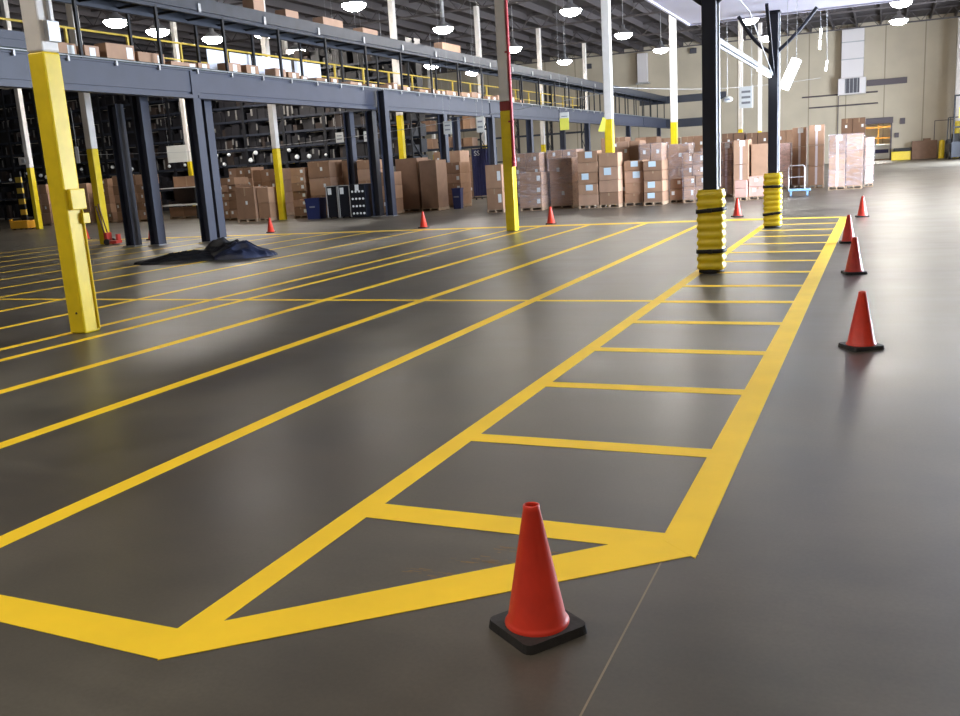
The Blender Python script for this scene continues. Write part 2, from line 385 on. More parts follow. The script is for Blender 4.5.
r = thing('sprinkler_riser', 'dark red sprinkler pipe running down beside the banded column', 'pipe', (-8.185, 21.06, 0))
MB().tube([(0, 0, 1.75), (0, 0, ZC - .9)], .038, 12).build('pipe', 'red_pipe', r)
b = MB(); b.tube([(0, 0, 1.55), (0, 0, 1.78)], .055, 12); b.tube([(0, 0, 1.66), (.0, -.1, 1.66)], .03, 10); b.build('valve', 'red_pipe', r)
b = MB()
for z in (2.6, 4.2, 6, 8): b.box(-.08, .04, -.05, .05, z, z + .04)
b.build('pipe_clamp', 'red_pipe', r)
r = thing('wall_box', 'small white box fixed to the far left column', 'electrical box', (-35.9, 30.86, 2.95))
MB().bbox(-.32, .36, -.16, -.02, 0, .32, .02).build('cover', 'white_paint', r)
MB().box(-.1, .1, -.19, -.16, .08, .24).build('door', 'galv', r)
r = thing('grey_panel', 'narrow white panel hanging beside the column with the hand truck', 'panel', (-21.9, 20.7, 2.42))
MB().bbox(-.1, .03, -.03, .0, 0, .48, .006).build('face', 'white_panel', r)
MB().box(-.04, -.02, -.02, -.01, .48, 1.6).build('hanger', 'galv', r)

# ------------------------------------------------------------------ traffic cones
def make_cone():
    t = thing('traffic_cone', 'x', 'traffic cone')
    n = 32
    MB().lathe([(.114, .024), (.115, .036), (.109, .044), (.103, .052), (.030, .438), (.0285, .455), (.024, .457), (.0225, .45), (.024, .40), (.095, .05)], n).build('cone_body', 'cone', t)
    b = MB(); bm = bmesh.new(); s = .134
    bmesh.ops.create_cube(bm, size=1)
    for v in bm.verts: v.co = Vector((v.co.x * s * 2, v.co.y * s * 2, .016 + v.co.z * .031))
    vert = [e for e in bm.edges if abs(e.verts[0].co.z - e.verts[1].co.z) > .01]
    bmesh.ops.bevel(bm, geom=vert, offset=.030, segments=3, affect='EDGES', profile=.5)
    for v in bm.verts:
        if v.co.z > .02: v.co.x *= .965; v.co.y *= .965
    bm.verts.index_update()
    b.add([v.co[:] for v in bm.verts], [[v.index for v in f.verts] for f in bm.faces]); bm.free()
    b.build('rubber_base', 'rubber', t)
    return t
cn = make_cone()
CONES = [(-1.075, 2.755, -.61, 'nearest orange cone standing on the bare floor in the foreground', 'orange cones around the painted lines'),
 (-.11, 7.72, .55, 'orange cone second nearest, right of the walkway border', None),
 (-.28, 12.33, .3, 'orange cone in the right-hand row, overlapping the one behind it', None),
 (-.47, 16.3, .1, 'orange cone in the right-hand row touching the border line, half hidden by the nearer one', None),
 (-.36, 22.05, .2, 'farthest orange cone of the right-hand row, past the walkway corner', None),
 (-3.24, 23.4, .4, 'orange cone between the two yellow guarded black posts', None),
 (-7.98, 23.0, .2, 'orange cone just right of the column with the dark red band', None),
 (-11.84, 23.15, .1, 'orange cone on the far line in front of the large dark cartons', None),
 (-17.2, 23.3, .5, 'orange cone right of the dark tarp heap, before the column', None),
 (-24.43, 22.9, .3, 'small orange cone just right of the nearest yellow column', None),
 (-20.66, 21.9, .3, 'orange cone between the two slim slate posts at left', None)]
for i, (x, y, a, lab, _) in enumerate(CONES):
    if i == 0: cn.location = (-1.062, 2.728, 0); cn.scale = (.99, .99, 1.02); cn.rotation_euler.z = a; cn['label'] = lab; cn['group'] = 'orange cones around the painted lines'
    else: dup(cn, (x, y, 0), a, lab, 'orange cones around the painted lines').scale = (1, 1, 1)

# ------------------------------------------------------------------ black posts with yellow guards, canopy
def guard(x, y, label, tilts=(.0, .016)):
    t = thing('column_guard', label, 'column protector', (x, y, 0), .04, 'yellow column guards')
    H0, H1 = .05, 1.11; nr = 10; prof = []
    steps = 8
    def sq(r, k, n=64):           # rounded-square outline
        a = 2 * PI * k / n; c, s_ = math.cos(a), math.sin(a); e = 5.0
        q = (abs(c) ** e + abs(s_) ** e) ** (-1 / e)
        return (r * q * c, r * q * s_)
    n = 64; vs = []; fs = []; zs = []
    for i in range(nr * steps + 1):
        u = i / steps; ph = u - math.floor(u)
        r = .170 + .015 * max(0, math.sin(PI * min(1, ph / .72))) ** .6 if ph < .72 else .170
        zs.append((H0 + (H1 - H0) * i / (nr * steps), r))
    zs = [(H0, .15)] + zs + [(H1 + .005, .168), (H1 + .005, .12)]
    for z, r in zs:
        for k in range(n):
            px, py = sq(r, k, n); vs.append((px, py, z))
    for i in range(len(zs) - 1):
        for k in range(n): fs.append((i * n + k, i * n + (k + 1) % n, (i + 1) * n + (k + 1) % n, (i + 1) * n + k))
    b = MB(); b.add(vs, fs, 0, True); b.build('ribbed_shell', 'yellow_plastic', t)
    for z, tl in ((.30, tilts[0]), (.845, tilts[1])):
        b = MB(); vs = []; fs = []
        for zz, rr in ((z - .027, .185), (z - .027, .193), (z + .027, .193), (z + .027, .185)):
            for k in range(n):
                px, py = sq(rr, k, n); vs.append((px, py, zz + tl * px / .2))
        for i in range(4):
            j = (i + 1) % 4
            for k in range(n): fs.append((i * n + k, i * n + (k + 1) % n, j * n + (k + 1) % n, j * n + k))
        b.add(vs, fs, 0, True); b.bbox(-.03, .03, -.212, -.190, z - .03, z + .03, .004)
        b.build('strap', 'strap', t)
    b = MB(); b.lathe([(0, 0), (.17, 0), (.17, .05), (.11, .05)], 32); b.build('base_ring', 'rubber', t)
    return t
P1 = (-2.09, 12.62); P2 = (-2.03, 19.78)
guard(*P1, 'nearer yellow ribbed guard wrapped around a black post with two straps', (.003, .014))
guard(*P2, 'farther yellow ribbed guard around a black post at the far end of the walkway', (.02, .0))
CZ = 4.25
def bpost(p, label):
    t = thing('canopy_post', label, 'post', (p[0], p[1], 0), 0, 'black posts holding the canopy')
    MB().bbox(-.093, .093, -.093, .093, .012, CZ - .03, .012).build('shaft', 'navy_post', t)
    MB().box(-.13, .13, -.13, .13, CZ - .035, CZ - .002).build('top_plate', 'navy_post', t)
    MB().box(-.1, .1, -.1, .1, 0, .012).build('base_plate', 'navy_post', t)
    MB().tube([(.108, .02, 1.15), (.108, .02, CZ - .04)], .013, 8).build('conduit', 'galv', t)
    return t
p1 = bpost(P1, 'nearer black square post rising out of the top of the picture')
p2 = bpost(P2, 'farther black square post with curved braces under the canopy edge')
def arc(a, b_, sag, n=10):
    a = Vector(a); b_ = Vector(b_); return [a.lerp(b_, i / n) + Vector((0, 0, -sag * math.sin(PI * i / n))) for i in range(n + 1)]
for p, t in ((P1, p1), (P2, p2)):
    MB().tube(arc((-.06, 0, 3.47), (-.68, 0, CZ - .02), .10), .036, 8).build('left_brace', 'navy_post', t)
    MB().tube(arc((.06, 0, 3.47), (.80, 0, CZ - .02), .05), .036, 8).build('right_brace', 'navy_post', t)
MB().bar((0, .09, 3.14), (0, 1.2, CZ - .03), .07).build('forward_brace', 'steel_blue', p1)
MB().bar((0, -.09, 3.06), (0, -1.25, CZ - .03), .06).build('rear_brace', 'navy_post', p2)
b = MB(); b.tube([(-.02, P1[1] - P2[1], 3.9), (0, -3.7, 3.8), (0, -1.7, 3.35), (0, -.05, 3.02)], .010, 6); b.build('cable', 'galv', p2)
t = thing('canopy', 'pale lavender canopy panel overhead at the top right', 'canopy', (0, 0, 0))
b = MB(); b.box(-3.75, 6, 6, 20.2, CZ, CZ + .12); b.build('panel', 'canopy', t)
b = MB()
for y in (8, 12.62, 16.2): b.box(-3.75, 6, y - .05, y + .05, CZ + .12, CZ + .3)
b.build('joist', 'steel_dark', t)
b = MB(); b.box(-3.80, -3.75, 6, 20.25, CZ - .03, CZ + .2); b.box(-3.75, 6, 20.2, 20.25, CZ - .03, CZ + .2); b.build('edge_trim', 'canopy', t)
# strip light running between the posts
t = thing('strip_light', 'long grey strip light running between the two black posts', 'light', (-2.07, 0, 3.0), 0)
MB().box(-.045, .045, 12.72, 19.67, .02, .09).build('channel', 'conveyor_steel', t)
MB().tube([(0, 17.6, 0), (0, 19.5, 0)], .026, 8).build('lit_tube', 'tube', t)
MB().tube([(0, 12.9, 0), (0, 17.3, 0)], .022, 8).build('dark_tube', 'galv', t)
for x, y in ((-.6, 9.0), (1.6, 9.0), (-2.6, 8.6), (3.6, 11.0)):  # unseen strip lights added to brighten the canopy underside
    t = thing('strip_light', 'added unseen strip light brightening the canopy from above the top of the picture', 'light', (x, y, 3.5), 0, 'added strip lights under the canopy')
    MB().tube([(0, -1.1, 0), (0, 1.1, 0)], .03, 8).build('lit_tube', 'tube', t)
    MB().box(-.06, .06, -1.15, 1.15, .035, .09).build('channel', 'conveyor_steel', t)
    MB().tube([(0, -.9, .09), (0, -.9, CZ - 3.5)], .005, 6).build('wire', 'galv', t)
t = thing('tilted_light', 'bright white tilted light hanging right of the farther black post', 'light', (-1.475, 17.0, 2.83))
b = MB(); b.bbox(-.075, .075, -.03, .012, -.26, .26, .02); o = b.build('glowing_cover', 'tube', t); o.rotation_euler = (0, .42, 0)
b = MB(); b.bbox(-.09, .09, .012, .05, -.27, .27, .01); o = b.build('housing', 'white_paint', t); o.rotation_euler = (0, .42, 0)
b = MB(); b.tube([(.10, .02, .23), (.10, .02, CZ - 2.83)], .004, 6); b.tube([(-.05, .02, .0), (-.05, .02, CZ - 2.83)], .004, 6); b.build('hanging_wire', 'galv', t)
for (x, y, z0, z1, lab, mm) in ((-1.19, 20.1, 3.47, 3.86, 'slim bright tube light hanging from the canopy edge on a wire', 'tube'), (-1.07, 20.15, 3.05, 3.25, 'dim small tube light hanging lower beside the bright slim one', 'tube_dim')):
    t = thing('hanging_tube_light', lab, 'light', (x, y, 0))
    h = (z1 - z0) / 2
    MB().tube([(0, 0, z0), (.004, 0, z0 + h * .9)], .018, 8).tube([(.012, 0, z0 + h * 1.1), (.02, 0, z1)], .018, 8).build('tube', mm, t)
    MB().tube([(.02, 0, z1), (.0, 0, CZ - .02)], .005, 6).build('wire', 'galv', t)

# ------------------------------------------------------------------ high-bay lamps
def make_lamp():
    t = thing('ceiling_lamp', 'x', 'ceiling lamp')
    n = 24
    prof = [(.54 * math.cos(a), -.30 * math.sin(a)) for a in [i * PI / 2 / 7 for i in range(8)]]
    MB().lathe(prof, n).build('glowing_lens', 'lamp', t)
    MB().lathe([(.545, -.01), (.53, .03), (.22, .26), (.12, .34), (.12, .52), (0, .54)], n).build('housing', 'lamp_housing', t)
    MB().tube([(0, 0, .52), (0, 0, ZC - 9.0)], .02, 6).build('hanging_rod', 'galv', t)
    return t
LZ = 9.0
VIS = [(-31.8, 33.3, 'ceiling lamp above the yellow railing right of the nearest column'), (-32.4, 36.6, 'ceiling lamp seen behind the slim white column at upper left'),
 (-32.2, 40.4, 'ceiling lamp above the left end of the white guard panels'), (-29.3, 40.9, 'ceiling lamp behind the white column above the guard panels'),
 (-32.1, 47.8, 'ceiling lamp low above the right end of the guard panels'), (-29.65, 53.9, 'ceiling lamp just left of the white column, under the upper conveyor'),
 (-30.0, 61.8, 'smaller ceiling lamp under the upper conveyor, second from its left end'), (-30.0, 69.1, 'small ceiling lamp beside a white column under the upper conveyor'),
 (-21.7, 37.2, 'ceiling lamp cut by the top edge of the picture, left of centre'), (-21.8, 46.6, 'ceiling lamp on a silver rod above the upper conveyor'),
 (-22.1, 57.8, 'ceiling lamp right beside the column with the dark red band'), (-22.1, 68.4, 'ceiling lamp between the banded column and the bright yellow one, lower of two'),
 (-14.5, 46.2, 'large ceiling lamp above and left of the bright yellow and white column'), (-14.7, 57.3, 'ceiling lamp just right of the bright yellow and white column'),
 (-14.6, 67.5, 'ceiling lamp left of the nearer black post'), (-7.25, 57.2, 'ceiling lamp between the black posts near the canopy'),
 (-7.35, 67.1, 'small ceiling lamp touching the farther black post'), (.75, 65.7, 'ceiling lamp high on the right in front of the tan wall'), (.75, 57.5, 'ceiling lamp cut by the top edge at the far right')]
HID = [(-14.6, 36), (-14.6, 3), (-7.3, 46.5), (-7.3, 35.5), (-7.3, 1), (.75, 47), (.75, 36), (.75, 0),
       (-22, 27), (-22, 5), (5.6, 36), (5.6, 47), (5.6, 60), (5.6, 72)]
lp = make_lamp()
for i, (x, y, lab) in enumerate(VIS):
    if i == 0: lp.location = (x, y, LZ); lp['label'] = lab; lp['group'] = 'round high bay lamps'
    else: dup(lp, (x, y, LZ), 0, lab, 'round high bay lamps')
for x, y in HID: dup(lp, (x, y, LZ), 0, 'round high bay lamp hanging outside the picture', 'lamps outside the picture')
# thick silver rod over one lamp
r = thing('lamp_pole', 'shiny silver pole above the lamp over the upper conveyor', 'pole', (-21.8, 46.6, 9.56))
MB().tube([(0, 0, 0), (0, 0, ZC - 9.6)], .11, 12).build('pole', 'galv', r)

# ------------------------------------------------------------------ raised conveyor platform
XF = -17.0; XR = -18.3; YA, YB = 11.0, 82.0
t = thing('conveyor_platform', 'long slate blue steel platform carrying the lower conveyor', 'platform', (0, 0, 0))
b = MB()
for y0, y1 in [(YA, 20.28)] + [(20.42 + 10.3 * k, min(YB, 30.58 + 10.3 * k)) for k in range(6)]:
    b.box(XF - .14, XF, y0, y1, 4.02, 4.56); b.box(XF - .22, XF + .05, y0, y1, 3.86, 3.95); b.box(XF - .10, XF - .05, y0, y1, 3.95, 4.02); b.box(XF - .2, XF + .04, y0, y1, 4.56, 4.60)
b.build('front_beam', 'steel_blue', t)
b = MB(); b.box(XR, XR + .14, YA, YB, 4.2, 4.58); b.build('rear_beam', 'steel_dark', t)
y = YA + .2
while y < YB: MB().box(XR + .14, XF - .22, y, y + .08, 4.3, 4.5).build('joist', 'steel_dark', t); y += 1.3
b = MB(); b.box(XR, XF - .14, YA, YB, 4.52, 4.56); b.build('deck', 'steel_dark', t)
b = MB(); b.box(-17, -13.0, 80.0, 80.14, 3.9, 4.5); b.box(-17, -13, 81.5, 81.6, 3.9, 4.5); b.box(-17, -13, 80, 81.6, 4.5, 4.55); b.build('end_wing', 'steel_dark', t)
b = MB(); b.box(-19.3, -12, 80.2, 80.4, 5.9, 6.5);b.build('upper_end_wing', 'steel_dark', t)
t = thing('lower_conveyor', 'conveyor with dark green belt on the slate blue platform', 'conveyor', (0, 0, 0))
b = MB(); b.box(-17.10, -17.02, YA, YB, 4.60, 4.68); b.box(-18.0, -17.92, YA, YB, 4.60, 4.70); b.build('side_channel', 'belt', t)
MB().box(-17.92, -17.10, YA, YB, 4.63, 4.66).build('belt', 'belt', t)
MB().tube([(-16.93, YA, 4.63), (-16.93, YB, 4.63)], .016, 6).build('pipe_rail', 'galv', t)
y = 13.2
while y < 60: MB().box(-17.0, -16.92, y, y + .05, 4.5, 4.64).build('bracket', 'galv', t); y += 1.45
b = MB(); b.box(-17.04, -16.98, 12, 15.45, 4.68, 5.02); b.box(-17.0, -16.95, 12, 15.5, 4.84, 4.88); b.build('side_guard', 'steel_blue', t)

t = thing('upper_conveyor', 'dark grey upper conveyor running above the lower one', 'conveyor', (0, 0, 0))
b = MB(); b.box(-17.05, -16.97, YA, YB, 6.16, 6.50); b.box(-18.25, -18.17, YA, YB, 6.16, 6.50); b.build('side_channel', 'conveyor_steel', t)
b = MB(); b.box(-18.17, -17.05, YA, YB, 6.34, 6.38); b.build('belt', 'belt', t)
b = MB(); b.box(-17.10, -16.99, YA, YB, 6.06, 6.15); b.box(-18.2, -18.1, YA, YB, 6.06, 6.15); b.build('lower_flange', 'steel_dark', t)
y = YA + .3
while y < YB: MB().box(-18.17, -17.05, y, y + .05, 6.12, 6.18).build('cross_member', 'black_steel', t); y += 1.3
y = 15
while y < 60:
    MB().box(-16.965, -16.93, y, y + .10, 6.12, 6.34).build('drive_box', 'galv', t); y += 2.9
y = 16.6; ks = 0
while y < YB - 1:
    for x, dy in ((-17.02, 0), (-18.22, .3)):
        o = MB().box(x - .035, x + .035, y + dy - .035, y + dy + .035, 4.6, 6.12).build('hanger_post', 'black_steel', t)
    ks += 1; y += 2.62
# rollers and underside guards glimpsed over the far stretch
# platform columns (I sections)
def icol(x, y, label, h=3.86, w_=.30, m='steel_blue'):
    t = thing('platform_column', label, 'steel column', (x, y, 0), 0, 'slate blue platform columns')
    s = w_ / 2
    b = MB(); b.box(-s, -s + .022, -s, s, .02, h); b.box(s - .022, s, -s, s, .02, h); b.box(-s + .022, s - .022, -.01, .01, .02, h); b.build('shaft', m, t)
    MB().box(-s - .06, s + .06, -s - .06, s + .06, 0, .02).build('base_plate', 'galv', t)
    MB().box(-s, s, -s, s, h, h + .02).build('cap_plate', m, t)
    return t
for x, y, lab, h in [(-19.3, 19.75, 'left one of the two slim slate posts at left', 3.85), (-18.5, 19.85, 'right one of the two slim slate posts at left', 4.17),
 (-17.12, 20.35, 'big slate blue column rising behind the dark tarp heap', 4.54), (-17.8, 21.6, 'slate blue column close behind the big one at the tarp heap', 4.27),
 (-18.98, 31.4, 'slate column behind the black crates', 3.95), (-17.36, 30.3, 'slate column just right of the crate with white dots', 3.84), (-16.72, 30.15, 'slate column between the white dotted crate and the large dark cartons', 4.5),
 (-17.1, 35.9, 'slate column behind the large dark cartons', 3.84), (-18.7, 40.7, 'thin dark column behind the small blue bin', 3.95), (-17.1, 41.2, 'slate column just left of the column with the dark red band', 3.84),
 (-17.1, 46.5, 'slate column right of the banded column, above the wrapped cartons', 3.84), (-18.6, 56.6, 'dark column under the sign with the yellow bottom', 4.2),
 (-17.1, 57.0, 'slate column between the yellow bottomed sign and the bright column', 3.84), (-17.1, 67.4, 'slate column right of the bright yellow and white column', 3.84), (-17.1, 77.6, 'farthest slate column under the platform end', 3.84)]:
    icol(x, y, lab, h)

# yellow railing on the platform
t = thing('yellow_railing', 'yellow safety railing along the back of the lower conveyor', 'railing', (0, 0, 0))
for y in [15.6 + 2.05 * k for k in range(22)]:
    MB().box(-18.54, -18.48, y - .03, y + .03, 4.5, 5.58).build('rail_post', 'yellow_rail', t)
b = MB(); b.tube([(-18.5, 14.5, 5.56), (-18.5, 60, 5.62)], .028, 8); b.build('top_rail', 'yellow_rail', t)
b = MB(); b.tube([(-18.5, 14.5, 5.1), (-18.5, 60, 5.14)], .022, 8); b.build('middle_rail', 'yellow_rail', t)
b = MB(); b.box(-18.56, -18.35, 14.5, 60, 4.48, 4.52);b.build('toe_board', 'yellow_rail', t)
for k, (y0, y1, wd) in enumerate([(22.8, 23.75, 'first from the left'), (23.85, 24.9, 'second from the left'), (25.0, 27.1, 'third from the left'), (27.3, 28.9, 'fourth and last, at the right')]):
    o = MB().box(-18.46, -18.445, y0, y1, 4.62, 5.50).build('guard_panel', 'white_panel')
    tag(o, 'white panel fixed to the yellow railing, ' + wd, 'guard panel', 'white panels on the railing', 'thing')

# small cartons riding on the conveyors
def small_carton(x, y, z, l, w_, h, label, group, kr, lab=True):
    t = thing('carton', label, 'cardboard box', (x, y, z), random.uniform(-.04, .04), group)
    MB().bbox(-w_ / 2, w_ / 2, -l / 2, l / 2, 0, h, .006).build('box_body', kr, t)
    if lab: MB().box(w_ / 2, w_ / 2 + .004, l * .5 - .26 if l > .6 else -.08, l * .5 - .06 if l > .6 else .1, h * .2, h * .85).build('shipping_label', 'paper', t)
y = 15.9
while y < 46:
    l = random.choice((.35, .45, .6, .8, .95)); h = random.choice((.16, .2, .24, .3))
    if 17.2 < y < 18.0: l, h = .9, .42
    place = ('left of the white guard panels' if y < 22 else 'in front of the white guard panels' if y < 29 else 'right of the white guard panels')
    small_carton(-17.45, y + l / 2, 4.66, l, .38, h, ('low' if h < .22 else 'taller') + ' brown carton riding on the lower conveyor ' + place, 'cartons on the lower conveyor ' + place, random.choice(('kraft0', 'kraft1', 'kraft3')))
    y += l + random.choice((.12, .25, .5, .8))
for x, y, l, h, lab in [(-17.4, 23.9, .5, .52, 'first brown carton top showing above the upper conveyor, from the left'), (-17.4, 25.6, .7, .40, 'second brown carton top showing above the upper conveyor, from the left'),
                   (-17.4, 28.0, 1.3, .42, 'longest brown carton top showing above the upper conveyor'), (-17.4, 30.5, 1.1, .36, 'brown carton top above the upper conveyor right of the longest one'),
                   (-17.4, 37.5, 1.8, .48, 'brown cover above the upper conveyor beside the lamp on a rod')]:
    small_carton(x, y, 6.38, l, .4, h, lab, 'cartons on the upper conveyor', 'kraft3', False)

# ------------------------------------------------------------------ dark storage racks
def rack_bay(x0, y, wd, h, levels, dep, label, group):
    t = thing('storage_rack', label, 'storage rack', (x0, y, 0), 0, group)
    for xx in (0, wd - .09):
        b = MB(); b.box(xx, xx + .09, 0, .08, 0, h); b.box(xx, xx + .09, dep - .08, dep, 0, h)
        z = .3
        k = 0
        while z < h - 1:
            b.bar((xx + .045, .04, z + (0 if k % 2 else .9)), (xx + .045, dep - .04, z + (.9 if k % 2 else 0)), .04); z += 1; k += 1
        b.build('upright_frame', 'black_steel', t)
    for z in levels:
        MB().box(.09, wd - .09, 0, .06, z, z + .11).box(.09, wd - .09, dep - .06, dep, z, z + .11).build('shelf_beam', 'steel_dark', t)
    return t
LV = [1.3, 2.45, 3.3, 4.1, 4.9, 5.7, 6.5, 7.3]
goods = MB(); rg = random.Random(7); tags_ = MB()
x = -66.0
while x < -24.5:
    rack_bay(x, 44.0, 2.7, 8.4, LV, 1.1, 'tall dark storage rack packed with dark goods behind the carton stacks', 'tall dark racks behind the cartons')
    for li, z in enumerate([0.0] + LV):
        xx = x + .12; top = (LV + [8.5])[li]
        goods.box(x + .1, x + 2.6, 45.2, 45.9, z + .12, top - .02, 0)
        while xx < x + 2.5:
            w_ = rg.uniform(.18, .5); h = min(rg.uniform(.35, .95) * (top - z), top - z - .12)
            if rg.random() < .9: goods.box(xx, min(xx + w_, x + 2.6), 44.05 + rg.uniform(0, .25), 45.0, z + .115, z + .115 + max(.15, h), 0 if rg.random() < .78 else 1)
            if rg.random() < .34: tags_.box(xx + .02, xx + .02 + rg.uniform(.05, .13), 43.985, 43.995, z + .0 + rg.uniform(.1, .5), z + .17 + rg.uniform(.4, .55))
            xx += w_ + .04
    x += 2.7
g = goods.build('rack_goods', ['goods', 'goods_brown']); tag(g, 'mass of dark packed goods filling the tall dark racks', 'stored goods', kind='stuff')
M['tag_grey'] = mat('grey_rack_label', (.17, .165, .16), .7)
g = tags_.build('rack_tags', 'tag_grey'); tag(g, 'many small pale labels dotted over the dark racks', 'labels', kind='stuff')
# white round roll ends in a row
rl = thing('white_roll', 'small white roll end in the row across the front of the dark racks', 'roll', (0, 0, 0), 0, 'white roll ends on the racks')
o = MB().tube([(0, -.16, 0), (0, -.10, 0), (0, 0, 0)], [.08, .13, .13], 12).build('roll', 'paper', rl)
x = -62; first = True
while x < -26:
    z = rg.choice((2.75, 2.95, 3.15, 2.62)); 
    if first: rl.location = (x, 43.92, z); rl.rotation_euler.z = .6; first = False
    else:
        q = dup(rl, (x, 43.92, z), .6); s_ = rg.uniform(.6, 1.15); q.scale = (s_, 1, s_)
    x += rg.choice((.4, .5, .8, 1.1, 1.5))
# open frames of empty racks before the tan wall
for k, x in enumerate([-44.5 + 2.7 * i for i in range(9)]):
    rack_bay(x, 66.0, 2.7, 7.2, [1.8, 3.6, 5.4], 1.1, 'empty black rack frame standing before the tan wall under the platform', 'empty black rack frames')
# frames and stock near x pixel 400-480
for k, x in enumerate([-29.5 + 2.7 * i for i in range(3)]):
    rack_bay(x, 50.0, 2.7, 5.2, [1.6, 2.7, 3.7, 4.7], 1.1, 'half filled rack right of the tall dark racks', 'half filled racks')
    for z in (1.6, 2.7, 3.7):
        xx = x + .15
        while xx < x + 2.2:
            w_ = rg.uniform(.3, .6); h = rg.uniform(.35, .8)
            o = MB().bbox(0, w_, 0, .8, 0, h, .01).build('carton', rg.choice(('kraft0', 'kraft2', 'kraft_dark', 'kraft1')), None, (xx, 50.1, z + .111))
            tag(o, 'brown carton on the %s shelf of a half filled rack' % {1.6: 'lowest', 2.7: 'middle', 3.7: 'upper'}[z], 'cardboard box', 'cartons on the %s shelf of the half filled racks' % {1.6: 'lowest', 2.7: 'middle', 3.7: 'upper'}[z], 'thing')
            xx += w_ + rg.uniform(.1, .5)

# ------------------------------------------------------------------ pallet loads of cartons
def pallet(x0, x1, y, dep, label, group='pallets under the carton stacks'):
    b = MB(); w_ = x1 - x0
    for k in range(5): b.box(0, w_, dep * k / 5 + .01, dep * (k + 1) / 5 - .02, .10, .12)
    for k in range(3): b.box(w_ * k / 2 * .93, w_ * k / 2 * .93 + w_ * .07, 0, dep, .02, .10)
    for k in range(3): b.box(0, w_, dep * k / 2 * .9, dep * k / 2 * .9 + dep * .1, 0, .02)
    o = b.build('wooden_pallet', 'pallet', None, (x0, y, 0)); tag(o, label, 'pallet', group, 'thing'); return o
ROWN = {1: ['single'], 2: ['bottom', 'top'], 3: ['bottom', 'middle', 'top'], 4: ['bottom', 'second', 'third', 'top'], 5: ['bottom', 'second', 'middle', 'fourth', 'top'], 6: ['bottom', 'second', 'third', 'fourth', 'fifth', 'top']}
def colname(c, n): return '' if n == 1 else (('left', 'right')[c] if n == 2 else ('left', 'middle', 'right')[c])
def load(where, x0, x1, y, h, rows, cols, kr, labels='some', wrap=False, dep=1.0, base=True, z0=0, tall=False, lcol='paper'):
    rr = random.Random(where)
    zb = z0
    if base and z0 == 0:
        pallet(x0, x1, y, dep, 'wooden pallet under the cartons ' + where); zb = .121
    hs = [rr.uniform(.85, 1.15) for _ in range(rows)]; tot = sum(hs); z = zb
    for r_ in range(rows):
        hh = (h - zb) * hs[r_] / tot
        nc = cols
        xs = [x0 + (x1 - x0) * k / nc + (rr.uniform(-.04, .04) if 0 < k < nc else 0) for k in range(nc + 1)]
        for c in range(nc):
            a, bx = xs[c] + .008, xs[c + 1] - .008
            w_ = bx - a; d_ = dep - rr.uniform(0, .06); yo = rr.uniform(0, .05)
            adj = {'kraft_dark': 'dark brown', 'kraft_pink': 'pinkish'}.get(kr, 'brown')
            pos = (ROWN[rows][r_] + ' ' + colname(c, nc)).strip()
            t = thing('carton', ('%s carton, %s one %s' % (adj, pos, where)) if pos != 'single' else '%s large carton %s' % (adj, where), 'cardboard box',
                      (a + w_ / 2, y + yo + d_ / 2, z), rr.uniform(-.012, .012), 'cartons ' + where)
            kk = kr if kr in ('kraft_dark', 'kraft_pink') else rr.choice(('kraft0', 'kraft1', 'kraft2', 'kraft3', kr if kr != 'mix' else 'kraft0'))
            MB().bbox(-w_ / 2, w_ / 2, -d_ / 2, d_ / 2, 0, hh - .006, .012).build('box_body', kk, t)
            f = -d_ / 2
            if labels == 'column':
                lw = min(.11, w_ * .2)
                MB().box(w_ / 2 - lw * 1.6, w_ / 2 - lw * .5, f - .004, f - .0005, hh * .32, hh * .72).build('shipping_label', lcol, t)
            elif labels == 'big':
                if rr.random() < .62:
                    u = rr.uniform(-.15, .15) * w_
                    MB().box(u - .12, u + .12, f - .004, f - .0005, hh * .38, min(hh * .92, hh * .38 + .24)).build('shipping_label', 'paper_blue', t)
            elif labels == 'some' and rr.random() < .8:
                u = rr.uniform(-.3, .3) * w_
                MB().box(u - .05, u + .05, f - .004, f - .0005, hh * .45, min(hh * .8, hh * .45 + .14)).build('shipping_label', 'paper', t)
            if tall:
                MB().box(-.035, .05, f - .003, f - .0005, .01, hh - .02).build('packing_tape', 'tape_white', t)
                if r_ == rows - 1: MB().box(-w_ * .1, w_ * .28, f - .006, f - .0032, hh - .22, hh - .03).build('shipping_label', 'paper', t)
            elif labels != 'none' and w_ > .5:
                MB().box(-.025, .025, f - .003, f - .0005, hh * .72, hh - .015).build('packing_tape', 'tape', t)
        z += hh
    if wrap:
        b = MB(); e = .012; nz = 8
        vs = []; fs = []; n = 24
        for i in range(nz + 1):
            zz = zb + .01 + (h - zb + .01) * i / nz
            for k in range(n):
                s_ = k / n * 4; side = int(s_); u = s_ - side
                px, py = [(u, 0), (1, u), (1 - u, 1), (0, 1 - u)][side]
                j = e + rr.uniform(0, .012)
                vs.append((x0 - j + px * (x1 - x0 + 2 * j), y - .02 - j + py * (dep + .07 + 2 * j), zz))
        for i in range(nz):
            for k in range(n): fs.append((i * n + k, i * n + (k + 1) % n, (i + 1) * n + (k + 1) % n, (i + 1) * n + k))
        b.add(vs, fs, 0, False)
        o = b.build('stretch_wrap', 'wrap'); tag(o, 'clear stretch wrap around the cartons ' + where, 'stretch wrap', 'stretch wrap on the pallet loads', 'thing')

